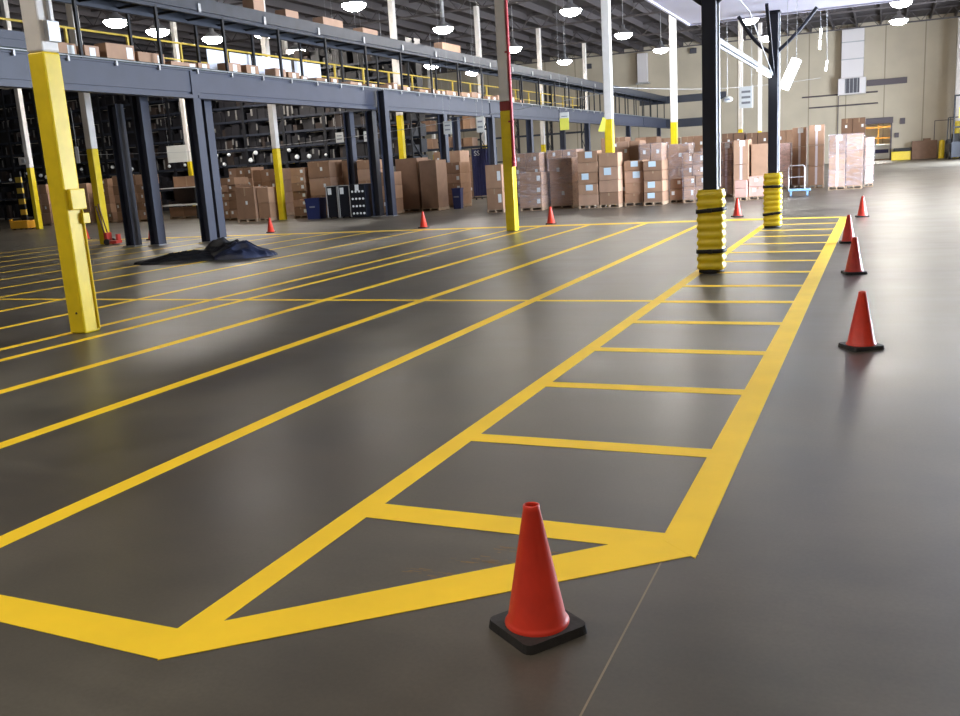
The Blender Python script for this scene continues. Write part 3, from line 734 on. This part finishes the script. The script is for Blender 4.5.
L_ = load
L_('between the far left column and the nearest yellow column', -39.2, -38.1, 33.64, 2.04, 4, 2, 'kraft2', 'some')
L_('just right of the nearest yellow column', -37.15, -35.85, 34.06, 1.97, 4, 2, 'kraft2', 'some')
L_('directly right of the hand truck column, left stack', -35.5, -34.5, 34.1, 2.13, 5, 2, 'kraft2', 'some')
L_('left of the leftmost slate post, behind the hand truck', -34.0, -33.0, 33.9, 2.2, 5, 2, 'kraft2', 'some')
L_('between the two slim slate posts', -32.9, -31.8, 33.7, 2.2, 5, 2, 'kraft0', 'some')
L_('under the white topped bench', -31.7, -29.9, 35.0, .56, 1, 2, 'kraft0', 'none', dep=.9)
L_('just right of the tarp heap column', -25.47, -24.6, 31.2, 1.78, 5, 2, 'kraft2', 'some')
L_('at the left front of the big stack by the cone', -23.6, -22.66, 29.85, 1.37, 1, 1, 'kraft0', 'some')
L_('at the foot of the yellow column by the cone', -22.62, -22.05, 29.95, 1.32, 2, 1, 'kraft0', 'none')
L_('behind the big stack by the cone, left', -27.3, -26.0, 34.24, 2.2, 4, 3, 'kraft0', 'some')
L_('behind the big stack by the cone, right', -25.2, -23.85, 33.24, 2.05, 4, 3, 'kraft0', 'some')
L_('just right of the column by the cone, labelled', -21.6, -20.95, 30.9, 2.0, 6, 1, 'kraft2', 'column')
L_('in the tall narrow stack behind the labelled column stack', -22.4, -21.3, 33.4, 2.25, 4, 2, 'kraft0', 'some')
L_('behind the dark blue bin', -20.78, -19.78, 30.95, 2.15, 3, 1, 'kraft0', 'some')
L_('behind the black crates', -19.72, -19.18, 31.75, 2.17, 2, 1, 'kraft0', 'none', dep=.8)
L_('behind the crate with white dots', -18.64, -17.86, 31.1, 2.12, 5, 1, 'kraft0', 'column')
L_('between the two slate columns by the dotted crate', -17.66, -17.12, 31.1, 1.62, 3, 1, 'kraft2', 'some', dep=.8)
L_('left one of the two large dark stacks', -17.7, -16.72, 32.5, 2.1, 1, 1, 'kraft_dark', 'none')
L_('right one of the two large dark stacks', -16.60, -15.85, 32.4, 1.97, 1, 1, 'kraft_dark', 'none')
L_('behind the two large dark stacks', -18.2, -16.9, 37.0, 2.35, 3, 2, 'kraft0', 'some')
L_('beside the small dark blue bin', -16.55, -15.85, 34.6, 1.85, 4, 1, 'kraft0', 'column')
L_('left of the tall dark blue curtain cart', -20.2, -18.85, 43.6, 2.1, 3, 2, 'kraft2', 'some')
L_('left of the banded column', -12.52, -11.9, 29.4, 1.64, 2, 1, 'kraft1', 'column')
L_('just right of the banded column at the front', -11.42, -10.6, 29.73, 1.30, 3, 1, 'kraft1', 'column', wrap=True)
L_('behind the banded column', -13.1, -11.95, 33.4, 2.0, 4, 2, 'mix', 'some', wrap=True)
L_('third from the banded column, large wrapped', -10.5, -9.68, 30.3, 1.72, 2, 1, 'kraft0', 'some', wrap=True)
L_('behind the large wrapped carton stack', -11.8, -10.62, 33.9, 2.04, 4, 2, 'kraft0', 'some', wrap=True)
L_('in the left stack with pale blue labels', -9.32, -8.62, 29.75, 1.90, 5, 1, 'kraft0', 'big', dep=.62)
L_('in the second stack with pale blue labels', -8.60, -7.92, 29.75, 1.80, 4, 1, 'kraft1', 'big', dep=.62)
L_('in the third stack with pale blue labels', -7.85, -7.2, 30.2, 1.50, 4, 1, 'kraft0', 'big')
L_('in the fourth stack with pale blue labels', -7.18, -6.54, 30.1, 1.46, 4, 1, 'kraft1', 'big')
L_('high behind the second labelled stack', -9.1, -8.2, 34.0, 2.2, 3, 2, 'mix', 'some')
L_('high behind the third labelled stack', -8.08, -7.27, 33.4, 2.05, 3, 2, 'mix', 'some', wrap=True)
L_('low beside the fourth labelled stack', -6.5, -6.05, 31.0, .82, 2, 1, 'kraft2', 'some')
L_('wrapped behind the low small stack', -7.2, -6.45, 34.2, 1.98, 2, 1, 'kraft0', 'some', wrap=True)
L_('just left of the nearer black post', -6.0, -5.3, 30.75, 1.63, 4, 2, 'kraft1', 'column', wrap=True)
L_('hidden behind the nearer black post', -5.9, -5.4, 33.6, 1.75, 2, 1, 'kraft0', 'some', wrap=True)
L_('just right of the nearer black post, tall wrapped', -5.34, -4.87, 34.0, 1.93, 3, 1, 'kraft1', 'none', wrap=True, tall=True)
L_('second tall one right of the nearer black post', -4.78, -4.26, 33.5, 1.97, 2, 1, 'kraft1', 'none', tall=True)
L_('just left of the farther black post', -4.20, -3.62, 33.7, 1.80, 1, 1, 'kraft1', 'none', tall=False)
L_('in the low pinkish stack behind the cone, left', -4.37, -3.97, 30.85, .66, 2, 1, 'kraft_pink', 'none', dep=.8)
L_('in the low pinkish stack behind the cone, right', -3.95, -3.36, 31.05, .76, 2, 1, 'kraft_pink', 'some', dep=.8)
L_('in the white wrapped load right of the farther post', -3.85, -3.33, 38.7, 1.79, 3, 1, 'kraft_pink', 'none', wrap=True)
L_('in the first very tall narrow stack behind the blue cart', -3.28, -2.74, 39.0, 2.36, 3, 1, 'kraft1', 'none', tall=True, dep=.7)
L_('in the second very tall narrow stack behind the blue cart', -2.62, -2.05, 38.3, 2.40, 3, 1, 'kraft1', 'none', tall=True, dep=.7)
L_('in the broad wrapped load at right, left half', -1.75, -1.19, 35.8, 1.95, 3, 1, 'kraft3', 'none', wrap=True, tall=True)
L_('in the broad wrapped load at right, right half', -1.17, -.62, 35.9, 1.95, 3, 1, 'kraft3', 'none', wrap=True, tall=False)
L_('in the narrow white labelled end load', -.56, -.27, 37.1, 1.80, 5, 1, 'kraft_pink', 'column', wrap=True)
for k, (a, bb, y, h, lab) in enumerate([(-11.4, -10.3, 40, 2.5, 'far behind the left labelled stack'), (-10.2, -9.2, 41.3, 2.45, 'far behind the second labelled stack'), (-10.1, -8.85, 44, 2.4, 'far behind the third labelled stack'),
      (-8.65, -7.6, 44, 2.4, 'far behind, left of the nearer black post'), (-7.1, -6.05, 46, 2.45, 'far behind, between the black posts at left'), (-5.95, -4.96, 46, 2.4, 'far behind, between the black posts at right'),
      (-4.6, -3.75, 46, 2.42, 'far behind, right of the farther black post'), (-1.9, -.78, 50, 2.85, 'in the stack far behind the broad wrapped load')]):
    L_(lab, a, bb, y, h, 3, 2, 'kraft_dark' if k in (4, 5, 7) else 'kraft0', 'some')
# white label sheets on the front of the tall wrapped narrow end load already built; loose cartons by the far wall
t = thing('carton', 'large brown carton by the far tan wall left of the yellow bollard', 'cardboard box', (3.25, 86.6, 0))
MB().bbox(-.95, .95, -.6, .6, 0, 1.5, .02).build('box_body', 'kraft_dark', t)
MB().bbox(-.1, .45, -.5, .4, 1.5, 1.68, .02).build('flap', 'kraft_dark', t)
t = thing('tote_bin', 'yellow bin with a black top by the far wall beside the large carton', 'bin', (1.5, 86.9, 0))
MB().bbox(-.75, .75, -.5, .5, 0, .72, .03).build('body', 'yellow_plastic', t); MB().bbox(-.6, .78, -.52, .5, .721, 1.0, .03).build('black_cover', 'rubber', t)
t = thing('bollard', 'yellow bollard by the far wall left of the forklift', 'bollard', (4.5, 85.4, 0))
MB().lathe([(.22, 0), (.22, 1.35), (.17, 1.45), (0, 1.48)], 20).build('post', 'yellow_plastic', t); MB().lathe([(0,0.01),(.32,0.01),(.32,0),(0,0)],20).build('base_flange','yellow_plastic',t)

# white topped bench
t = thing('packing_bench', 'bench with two white tops and a dark gap between, behind the slim slate posts', 'bench', (-30.9, 34.9, 0))
MB().bbox(-1.2, 1.1, -.1, 1.1, .62, .70, .01).build('lower_shelf', 'paper', t); MB().bbox(-1.2, 1.1, -.1, 1.1, 1.46, 1.50, .01).build('upper_shelf', 'paper', t)
for x in (-1.17, 1.03):
    for y in (-.08, 1.0): MB().box(x, x + .06, y, y + .06, 0, 1.46).build('leg', 'black_steel', t)
MB().box(-1.1, 1.0, .95, 1.0, .7, 1.46).build('back_panel', 'black_panel', t)
t = thing('carton', 'wide brown carton lying on the white topped bench', 'cardboard box', (-30.45, 35.4, 1.5)); MB().bbox(-.8, .8, -.35, .35, 0, .5, .012).build('box_body', 'kraft0', t)
MB().box(-.03, .03, -.353, -.3505, .02, .48).build('packing_tape', 'tape', t)

# ------------------------------------------------------------------ black crates, bins, curtain cart
t0 = None
for k, (x0, x1, lab) in enumerate([(-19.38, -18.87, 'left black crate with pale metal edges and a white label'), (-18.84, -18.33, 'right plain black crate with pale metal edges and a white label')]):
    t = thing('black_crate', lab, 'crate', ((x0 + x1) / 2, 30.25, 0), 0, 'black crates with metal edges')
    w_ = (x1 - x0) / 2
    MB().bbox(-w_ + .02, w_ - .02, -.3, .3, .05, 1.20, .01).build('panel', 'black_panel', t)
    b = MB()
    for x in (-w_, w_ - .03): b.box(x, x + .03, -.32, -.295, .03, 1.22)
    b.box(-w_, w_, -.32, -.295, 1.2, 1.23); b.build('metal_edge', 'aluminium', t)
    MB().box(-w_ + .08, -w_ + .24, -.306, -.301, .90, 1.14).build('paper_label', 'paper', t)
    for x in (-w_ + .08, w_ - .12):
        for y in (-.25, .2): MB().tube([(x, y, .025), (x + .04, y, .025)], .025, 10).build('castor', 'rubber', t)
t = thing('dotted_crate', 'black crate whose front shows a grid of white round ends', 'crate', (-17.97, 30.2, 0))
MB().bbox(-.31, .31, -.28, .3, .02, 1.24, .01).build('frame', 'black_panel', t)
for i in range(4):
    for j in range(4):
        MB().tube([(-.23 + .15 * i, -.30, .16 + .27 * j), (-.23 + .15 * i, -.27, .16 + .27 * j)], .042, 12).build('white_round_end', 'paper', t)
MB().box(-.09, .07, -.312, -.301, 1.0, 1.22).build('paper_label', 'paper', t)
def binn(x, y, w_, h, lab):
    t = thing('plastic_bin', lab, 'bin', (x, y, 0), .1, 'dark blue bins')
    b = MB(); e = w_ * .42
    vs = [(-e, -e, 0), (e, -e, 0), (e, e, 0), (-e, e, 0), (-w_ / 2, -w_ / 2, h), (w_ / 2, -w_ / 2, h), (w_ / 2, w_ / 2, h), (-w_ / 2, w_ / 2, h)]
    k = .03; vs += [(-w_ / 2 + k, -w_ / 2 + k, h), (w_ / 2 - k, -w_ / 2 + k, h), (w_ / 2 - k, w_ / 2 - k, h), (-w_ / 2 + k, w_ / 2 - k, h), (-e + k, -e + k, .03), (e - k, -e + k, .03), (e - k, e - k, .03), (-e + k, e - k, .03)]
    f = [(3, 2, 1, 0)]
    for a, c in ((0, 4), (4, 8), (8, 12)):
        for i in range(4): f.append((a + i, a + (i + 1) % 4, c + (i + 1) % 4, c + i))
    f.append((12, 13, 14, 15)); b.add(vs, f); b.build('tub', 'blue_plastic', t)
    b = MB(); r = w_ / 2 + .015
    b.box(-r, r, -r, -w_ / 2, h - .05, h); b.box(-r, r, w_ / 2, r, h - .05, h); b.box(-r, -w_ / 2, -w_ / 2, w_ / 2, h - .05, h); b.box(w_ / 2, r, -w_ / 2, w_ / 2, h - .05, h); b.build('rim', 'blue_plastic', t)
    MB().box(-.12, .1, -w_ / 2 + .0, -w_ / 2 + .015, h * .55, h * .62).build('label_strip', 'print_grey', t)
binn(-20.12, 30.3, .62, .80, 'dark blue bin left of the black crates')
binn(-15.55, 33.6, .36, .82, 'small dark blue bin right of the large dark cartons')
t = thing('curtain_cart', 'tall dark blue curtained cart with white letters left of the banded column', 'cart', (-17.9, 41.7, 0))
b = MB(); n = 40; vs = []; fs = []
path = [(-.5, 0), (.42, 0), (.42, .9), (-.5, .9)]
for i in range(n + 1):
    u = i / n; x = -.5 + .92 * u; vs += [(x, .03 * math.sin(u * 44), .2), (x, .03 * math.sin(u * 44 + .4), 2.45)]
for i in range(n): fs.append((2 * i, 2 * i + 2, 2 * i + 3, 2 * i + 1))
b.add(vs, fs, 0, True); b.box(-.5, -.49, .05, .9, .2, 2.45); b.box(.41, .42, .05, .9, .2, 2.45); b.box(-.5, .42, .9, .91, .2, 2.45); b.box(-.5, .42, .04, .9, 2.44, 2.46)
b.build('curtain', 'blue_curtain', t)
b = MB()
for x in (-.53, .43):
    for y in (.0, .9): b.box(x, x + .03, y, y + .03, .1, 2.5)
b.box(-.5, .43, 0, .93, .1, .14); b.build('frame', 'conveyor_steel', t)
for x in (-.45, .38):
    for y in (.1, .8): MB().tube([(x, y, .05), (x + .04, y, .05)], .05, 10).build('castor', 'rubber', t)
def text(body, name, size, loc, rot, m, parent, ext=.004):
    cu = bpy.data.curves.new(name, 'FONT'); cu.body = body; cu.size = size; cu.extrude = ext; cu.align_x = 'CENTER'; cu.align_y = 'CENTER'
    o = bpy.data.objects.new(name, cu); C.objects.link(o); o.location = loc; o.rotation_euler = rot; cu.materials.append(M[m]); me = bpy.data.meshes.new_from_object(o); bpy.data.objects.remove(o); q = bpy.data.objects.new(name, me); C.objects.link(q)
    q.location = loc; q.rotation_euler = rot; q.parent = parent; return q
text('SS', 'white_letters', .34, (-.22, -.045, 2.24), (PI / 2, 0, 0), 'paper', t)

# ------------------------------------------------------------------ hanging signs
def sign(x, y, z0, z1, w_, lab, m='sign', bottom=None, hang=None, lines=3, sub=True):
    t = thing('hanging_sign', lab, 'sign', (x, y, 0))
    MB().bbox(-w_ / 2, w_ / 2, -.012, .012, z0, z1, .004).build('board', m, t)
    if bottom: MB().bbox(-w_ / 2, w_ / 2, -.02, -.013, z0 - .35, z0 + (z1 - z0) * .3, .003).build('yellow_flap', bottom, t)
    if lines:
        b = MB(); hh = z1 - z0
        for i in range(lines):
            zc = z1 - hh * (i + 1) / (lines + 1); b.box(-w_ * .32, w_ * .32, -.0175, -.0125, zc - hh * .05, zc + hh * .05)
        b.build('faded_print', 'print_grey', t)
    if hang:
        MB().tube([(-w_ * .4, 0, z1), (-w_ * .4, 0, hang)], .003, 6).tube([(w_ * .4, 0, z1), (w_ * .4, 0, hang)], .003, 6).build('wire', 'galv', t)
sign(-3.11, 24, 2.62, 3.14, .33, 'white sign with grey print hanging between the black posts', 'paper', hang=ZC - .4)
sign(-35.15, 40.0, 2.82, 3.72, 1.35, 'blank grey notice board hung on the left white and yellow column', 'sign', lines=0, hang=ZC - .4)
sign(-23.55, 38, 3.12, 3.58, .42, 'small white sign hanging before the dark racks', hang=ZC - .4, lines=2)
sign(-19.15, 33, 2.88, 3.28, .30, 'small white sign hanging above the crate with white dots', lines=2, hang=ZC - .4)
sign(-15.9, 36 - 2.2, 2.95, 3.45, .36, 'white sign hanging above the large dark cartons', lines=2, hang=ZC - .4)
sign(-15.42, 36, 3.0, 3.66, .34, 'pale tall sign hanging left of the banded column', lines=2, hang=ZC - .4)
sign(-11.08, 34, 3.12, 3.42, .36, 'pale sign with a yellow flap hanging right of the banded column', bottom='sign_yellow', lines=1, hang=ZC - .4)
t = thing('yellow_flag', 'yellow flap tied to the bright yellow and white column', 'flag', (-8.5, 30.55, 2.5))
b = MB(); b.add([(-.28, -.03, .02), (-.05, 0, .0), (.0, 0, .42), (-.1, -.02, .48)], [(0, 1, 2, 3)]); b.add([(-.28, -.035, .02), (-.1, -.025, .48), (.0, -.005, .42), (-.05, -.005, .0)], [(0, 1, 2, 3)]); b.build('flap', 'sign_yellow', t)
t = thing('oval_sign', 'small oval white sign right of the nearer black post', 'sign', (-4.45, 30, 3.18))
b = MB(); b.lathe([(0, -.008), (.165, -.008), (.165, .008), (0, .008)], 28); o = b.build('plate', 'sign', t); o.rotation_euler = (PI / 2, 0, 0); o.scale = (1, .55, 1)
MB().box(-.09, .09, -.016, -.0105, -.03, .03).build('faded_print', 'print_grey', t)
MB().tube([(0, 0, .09), (0, 0, ZC - 3.6)], .006, 6).build('wire', 'galv', t)
# slack cable across the hall
cb = MB().tube(arc((-33.0, 31.0, 3.2), (-8.5, 30.5, 3.75), .55, 24), .011, 6).build('overhead_cable', 'galv'); tag(cb, 'thin slack cable strung across below the platform', 'cable')
cb = MB().tube(arc((-8.2, 30.5, 3.9), (-2.2, 38, 4.1), .2, 12), .008, 6).build('overhead_cable', 'galv'); tag(cb, 'short thin cable from the bright column towards the right', 'cable')

# ------------------------------------------------------------------ far wall fittings
t = thing('wall_duct', 'white vertical duct with a dark louvre at its foot on the tan wall', 'duct', (-2.5, 87.0, 0))
MB().bbox(-.88, .88, -.1, .9, 7.1, ZC - .5, .02).build('duct_shaft', 'duct', t)
b = MB()
for z in (8.6, 10.0): b.box(-.9, .9, -.13, -.1, z, z + .08)
b.build('duct_seam', 'galv', t)
b = MB(); b.bbox(-1.1, 1.1, -.3, .95, 5.75, 7.1, .03); b.build('heater_box', 'duct', t)
MB().box(-.55, .6, -.33, -.301, 5.85, 7.05).build('louvre', 'louver', t)
b = MB()
for k in range(4): b.box(-.5 + .3 * k, -.46 + .3 * k, -.36, -.331, 5.85, 7.05)
b.build('louvre_bar', 'galv', t)
MB().tube([(-1.1 + .0, .8, 5.75), (-1.1, .8, .2)], .035, 8).build('drain_pipe', 'purple_grey', t)
t = thing('wall_duct', 'pale vertical duct high on the wall left of the nearer black post', 'duct', (-20.7, 87.4, 0))
MB().bbox(-.45, .45, -.1, .5, 8.4, ZC - .6, .02).build('duct_shaft', 'duct', t); MB().bbox(-.6, .6, -.2, .5, 8.25, 8.4, .02).build('duct_foot', 'galv', t)
t = thing('mounted_panel', 'dark flat panel mounted high on the tan wall beside the duct', 'panel', (0, 87.9, 0)); MB().box(-1.35, 1.8, -.06, .09, 6.35, 6.85).build('panel', 'purple_grey', t)
for k, (x0, x1, z, lab) in enumerate([(-6.6, -.45, 5.85, 'upper dark pipe running level on the tan wall'), (-6.0, -.41, 4.9, 'lower dark pipe running level on the tan wall')]):
    o = MB().tube([(x0, 87.9, z), (x1, 87.9, z)], .06, 8).build('wall_pipe', 'purple_grey'); tag(o, lab, 'pipe', kind='thing')
t = thing('wall_vent', 'small dark vent box high on the wall left of the nearer black post', 'vent', (-16.07, 87.85, 10.8)); MB().bbox(-.3, .3, -.12, .13, -.25, .2, .02).build('box', 'louver', t)
t = thing('wall_vent', 'small dark vent box high on the wall above the upper conveyor', 'vent', (-26.0, 87.85, 10.4)); MB().bbox(-.3, .3, -.12, .13, -.25, .2, .02).build('box', 'louver', t)
o = MB().box(1.35, 1.75, 87.8, 87.98, 3.0, 3.5).build('wall_alarm', 'purple_grey'); tag(o, 'small dark box on the wall right of the doorway, upper', 'box', kind='thing')
o = MB().box(.95, 1.3, 87.8, 87.98, 1.9, 2.3).build('wall_switch', 'purple_grey'); tag(o, 'small dark switch box right of the doorway, lower', 'box', kind='thing')
b = MB(); b.box(4.0, 4.06, 87.93, 87.99, .1, 3.1); b.box(4.06, 6.0, 87.93, 87.99, 3.05, 3.11); o = b.build('wall_conduit', 'purple_grey'); tag(o, 'thin bent conduit on the tan wall left of the forklift', 'pipe', kind='thing')
# beyond the doorway
t = thing('far_rack', 'orange shelves seen through the far doorway', 'shelf', (-.4, 96, 0))
for z in (0.9, 1.9, 2.9): MB().box(-1.8, 1.8, 0, .6, z, z + .12).build('shelf_beam', 'orange', t)
for x in (-1.8, 0, 1.7): MB().box(x, x + .1, 0, .6, 0, 4).build('upright', 'orange', t)
t = thing('wrapped_pallet', 'white wrapped load with a blue band seen in the far doorway', 'pallet load', (-.05, 91.5, 0))
MB().bbox(-.75, .75, -.4, .4, .1, 1.4, .08).build('white_wrap', 'paper', t); MB().bbox(-.5, .6, -.42, -.401, .62, .95, .004).build('blue_band', 'blue_curtain', t); MB().box(-.75, .75, -.4, .4, 0, .099).build('pallet_base', 'pallet', t)
t = thing('doorway_lamp', 'bright lamp lighting the room beyond the far doorway', 'ceiling lamp', (-.4, 93.0, 4.4))
MB().bbox(-.7, .7, -.5, .5, 0, .06, .01).build('glowing_panel', 'lamp', t); MB().box(-.75, .75, -.55, .55, .061, .1).build('housing', 'galv', t)

# ------------------------------------------------------------------ forklift at the right edge
t = thing('forklift', 'forklift with a tall dark mast at the right edge by the far wall', 'forklift', (5.30, 79.0, 0), .1)
for x in (-.42, .34): MB().box(x, x + .09, -.1, .1, .1, 4.7).build('mast_rail', 'black_steel', t)
b = MB()
for z in (.9, 2.3, 4.6): b.box(-.42, .43, -.06, .06, z, z + .12)
b.build('mast_crossbar', 'black_steel', t)
MB().bbox(-.55, .55, .3, 2.3, .35, 1.25, .12).build('body', 'steel_dark', t)
MB().bbox(-.55, .55, 1.7, 2.5, .3, 1.5, .15).build('counterweight', 'rubber', t)
b = MB()
for x in (-.5, .44):
    b.bar((x, .45, 1.2), (x, .7, 3.1), .07); b.bar((x, 1.9, 1.4), (x, 1.7, 3.1), .07)
for k in range(6): b.box(-.5, .5, .7 + .2 * k, .74 + .2 * k, 3.08, 3.14)
b.build('overhead_guard', 'black_steel', t)
MB().bbox(-.1, .5, -.14, -.08, 3.0, 3.8, .02).build('yellow_sign_plate', 'yellow_plastic', t)
MB().bbox(-.25, .25, 1.1, 1.7, 1.25, 1.9, .05).build('seat', 'rubber', t)
for x in (-.6, .45):
    for y, r in ((.45, .34), (2.0, .28)): MB().tube([(x, y, r), (x + .16, y, r)], r, 20).build('wheel', 'rubber', t)
for x in (-.3, .2): MB().box(x, x + .1, -1.1, -.1, .12, .16).build('fork', 'black_steel', t)
MB().box(-.5, .5, -.16, -.1, .15, 1.3).build('carriage', 'steel_dark', t)

# blue platform cart
t = thing('platform_cart', 'light blue platform cart with a wire handle right of the farther black post', 'cart', (-2.5, 32.6, 0), .1)
MB().bbox(-.36, .36, -.25, .25, .17, .24, .02).build('deck', 'cart_blue', t)
for x in (-.27, .25):
    for y in (-.17, .17):
        MB().tube([(x - .02, y, .06), (x + .03, y, .06)], .06, 12).box(x - .03, x + .04, y - .03, y + .03, .1, .17).build('castor', 'cart_blue', t)
b = MB(); b.tube([(-.34, .22, .24), (-.34, .24, .95), (-.30, .24, 1.0), (.12, .24, 1.0), (.17, .24, .95), (.17, .22, .24)], .017, 8)
b.tube([(-.34, .23, .62), (.17, .23, .62)], .013, 8)
b.build('handle_frame', 'aluminium', t)

# red hand truck at a column foot, yellow ring, orange stacker
t = thing('hand_truck', 'red hand truck with a leaning brown handle at the foot of the yellow column', 'hand truck', (-20.9, 20.55, 0), .3)
MB().tube([(-.15, -.05, .1), (-.38, .02, 1.15)], .025, 8).tube([(-.05, -.05, .1), (-.30, .02, 1.2)], .02, 8).build('handle', 'brown_metal', t)
MB().bbox(-.12, .25, -.25, .1, .03, .12, .01).build('toe_plate', 'red', t)
MB().bbox(-.15, -.05, -.2, .1, .12, .36, .01).bbox(.16, .24, -.1, .08, .12, .3, .01).build('frame', 'red', t)
for y in (-.24, .12): MB().tube([(-.05, y - .03, .09), (-.05, y + .03, .09)], .09, 14).build('wheel', 'rubber', t)
t = thing('hose_coil', 'small yellowish hose loop beside the slim slate post', 'hose', (-20.15, 21.7, 0))
pts = [(.16 * math.cos(a), 0, .19 + .16 * math.sin(a)) for a in [i * PI / 12 for i in range(25)]]; MB().tube(pts, .026, 8, caps=False).build('hose', 'yellow_rail', t)
MB().box(-.06, .06, -.06, .06, 0, .03).build('foot', 'rubber', t)
t = thing('pallet_stacker', 'orange stacker base with a yellow striped mast at the far left', 'stacker', (-37.15, 31.2, 0), .1)
MB().bbox(-.52, .52, -.3, .35, .05, .42, .03).build('base', 'orange', t)
MB().bbox(-.52, -.38, -.32, -.2, .42, .5, .01).build('bracket', 'orange', t)
b = MB()
for k in range(9): b.box(-.16, .16, .1, .2, .42 + .25 * k, .42 + .25 * (k + 1), k % 2)
b.build('striped_mast', ['black_steel', 'yellow_rail'], t)
for x in (-.4, .3):
    for y in (-.2, .2): MB().tube([(x, y, .05), (x + .08, y, .05)], .05, 10).build('wheel', 'rubber', t)

# ------------------------------------------------------------------ crumpled tarp on the floor
def tarp(name, lab, cx, cy, ang, L0, W0, H0_, m, seed, ridge):
    nx, ny = 110, 60; vs = []; fs = []
    for i in range(nx + 1):
        for j in range(ny + 1):
            u = i / nx * 2 - 1; v = j / ny * 2 - 1
            th = math.atan2(v, u); rad = max(abs(u), abs(v))
            k = 1.0 + .16 * noise.noise(Vector((math.cos(th) * 1.7, math.sin(th) * 1.7, seed)))
            l2 = math.hypot(u, v) or 1; px = u / l2 * rad * L0 / 2 * k; py = v / l2 * rad * W0 / 2 * k
            env = max(0, 1 - rad ** 2.2)
            f1 = 1 - abs(noise.noise(Vector((px * 1.1, py * 2.6, seed + 3)))) * 2
            f2 = 1 - abs(noise.noise(Vector((px * 3.2 + py, py * 6.5, seed + 9)))) * 2
            lift = ridge(px / (L0 / 2))
            z = H0_ * lift * (env ** .7) * (.48 + .42 * f1 + .30 * f2) + .012 + .02 * max(0, f2) * (rad < .98)
            if rad > .985: z = .004
            px += .03 * f2; vs.append((px, py, max(.004, z)))
    for i in range(nx):
        for j in range(ny): a = i * (ny + 1) + j; fs.append((a, a + ny + 1, a + ny + 2, a + 1))
    b = MB(); b.add(vs, fs, 0, True)
    o = b.build(name, m, None, (cx, cy, 0), ang); o.rotation_euler.z = ang
    tag(o, lab, 'tarp', 'tarp heap on the floor', 'thing'); return o
YAW = 0.42025782640366754
tarp('crumpled_tarp', 'flat black crumpled tarp lying left of the blue heap', -13.72, 15.28, YAW + .02, 1.9, .95, .20, 'tarp_black', 2.2, lambda q: .80 + .40 * q)
tarp('crumpled_tarp', 'dark blue crumpled tarp heap on the floor before the big slate column', -12.60, 15.95, YAW + .02, 1.55, 1.0, .30, 'tarp_blue', 5.7, lambda q: 1.0 - .45 * q)
tarp('crumpled_tarp', 'black crumpled cloth bunched on top of the blue tarp heap', -13.0, 15.88, YAW, 1.15, .8, .36, 'tarp_black', 8.1, lambda q: 1.0)

# ------------------------------------------------------------------ light and camera
wld = bpy.data.worlds.new('daylight'); S.world = wld; wld.use_nodes = True
bg = wld.node_tree.nodes['Background']; bg.inputs[0].default_value = (0.78, 0.87, 1.0, 1); bg.inputs[1].default_value = 50.0
for a, b in ((DY0, DY1), (EY0, EY1)):
    la = bpy.data.lights.new('dock_portal', 'AREA'); la.shape = 'RECTANGLE'; la.size = b - a; la.size_y = DZ
    la.cycles.is_portal = True
    lo = bpy.data.objects.new('dock_portal', la); C.objects.link(lo); lo.location = (X1 + .32, (a + b) / 2, DZ / 2); lo.rotation_euler = (PI / 2, 0, PI / 2)

cam = bpy.data.cameras.new('camera'); co = bpy.data.objects.new('camera', cam); C.objects.link(co); S.camera = co
F, PITCH, ROLL = 907.953105135473, 0.20728654657751014, -0.061491405067121224
cy, sy = math.cos(YAW), math.sin(YAW); cp, sp = math.cos(PITCH), math.sin(PITCH)
fwd = Vector((-sy * cp, cy * cp, -sp)); right = Vector((cy, sy, 0)); up = right.cross(fwd)
c_, s_ = math.cos(ROLL), math.sin(ROLL)
r2 = right * c_ + up * s_; u2 = -right * s_ + up * c_
R = Matrix((r2, u2, -fwd)).transposed().to_4x4()
co.matrix_world = Matrix.Translation((0, 0, 1.6)) @ R
cam.sensor_width = 36; cam.lens = 36 * F / 960; cam.clip_end = 300
S.view_settings.view_transform = 'Standard'; S.view_settings.look = 'None'; S.view_settings.gamma = 1; S.view_settings.exposure = 0.36
S.view_settings.use_curve_mapping = False
S.cycles.max_bounces = 6; S.cycles.diffuse_bounces = 4; S.cycles.transparent_max_bounces = 12
S.cycles.sample_clamp_indirect = 6; S.cycles.use_denoising = True
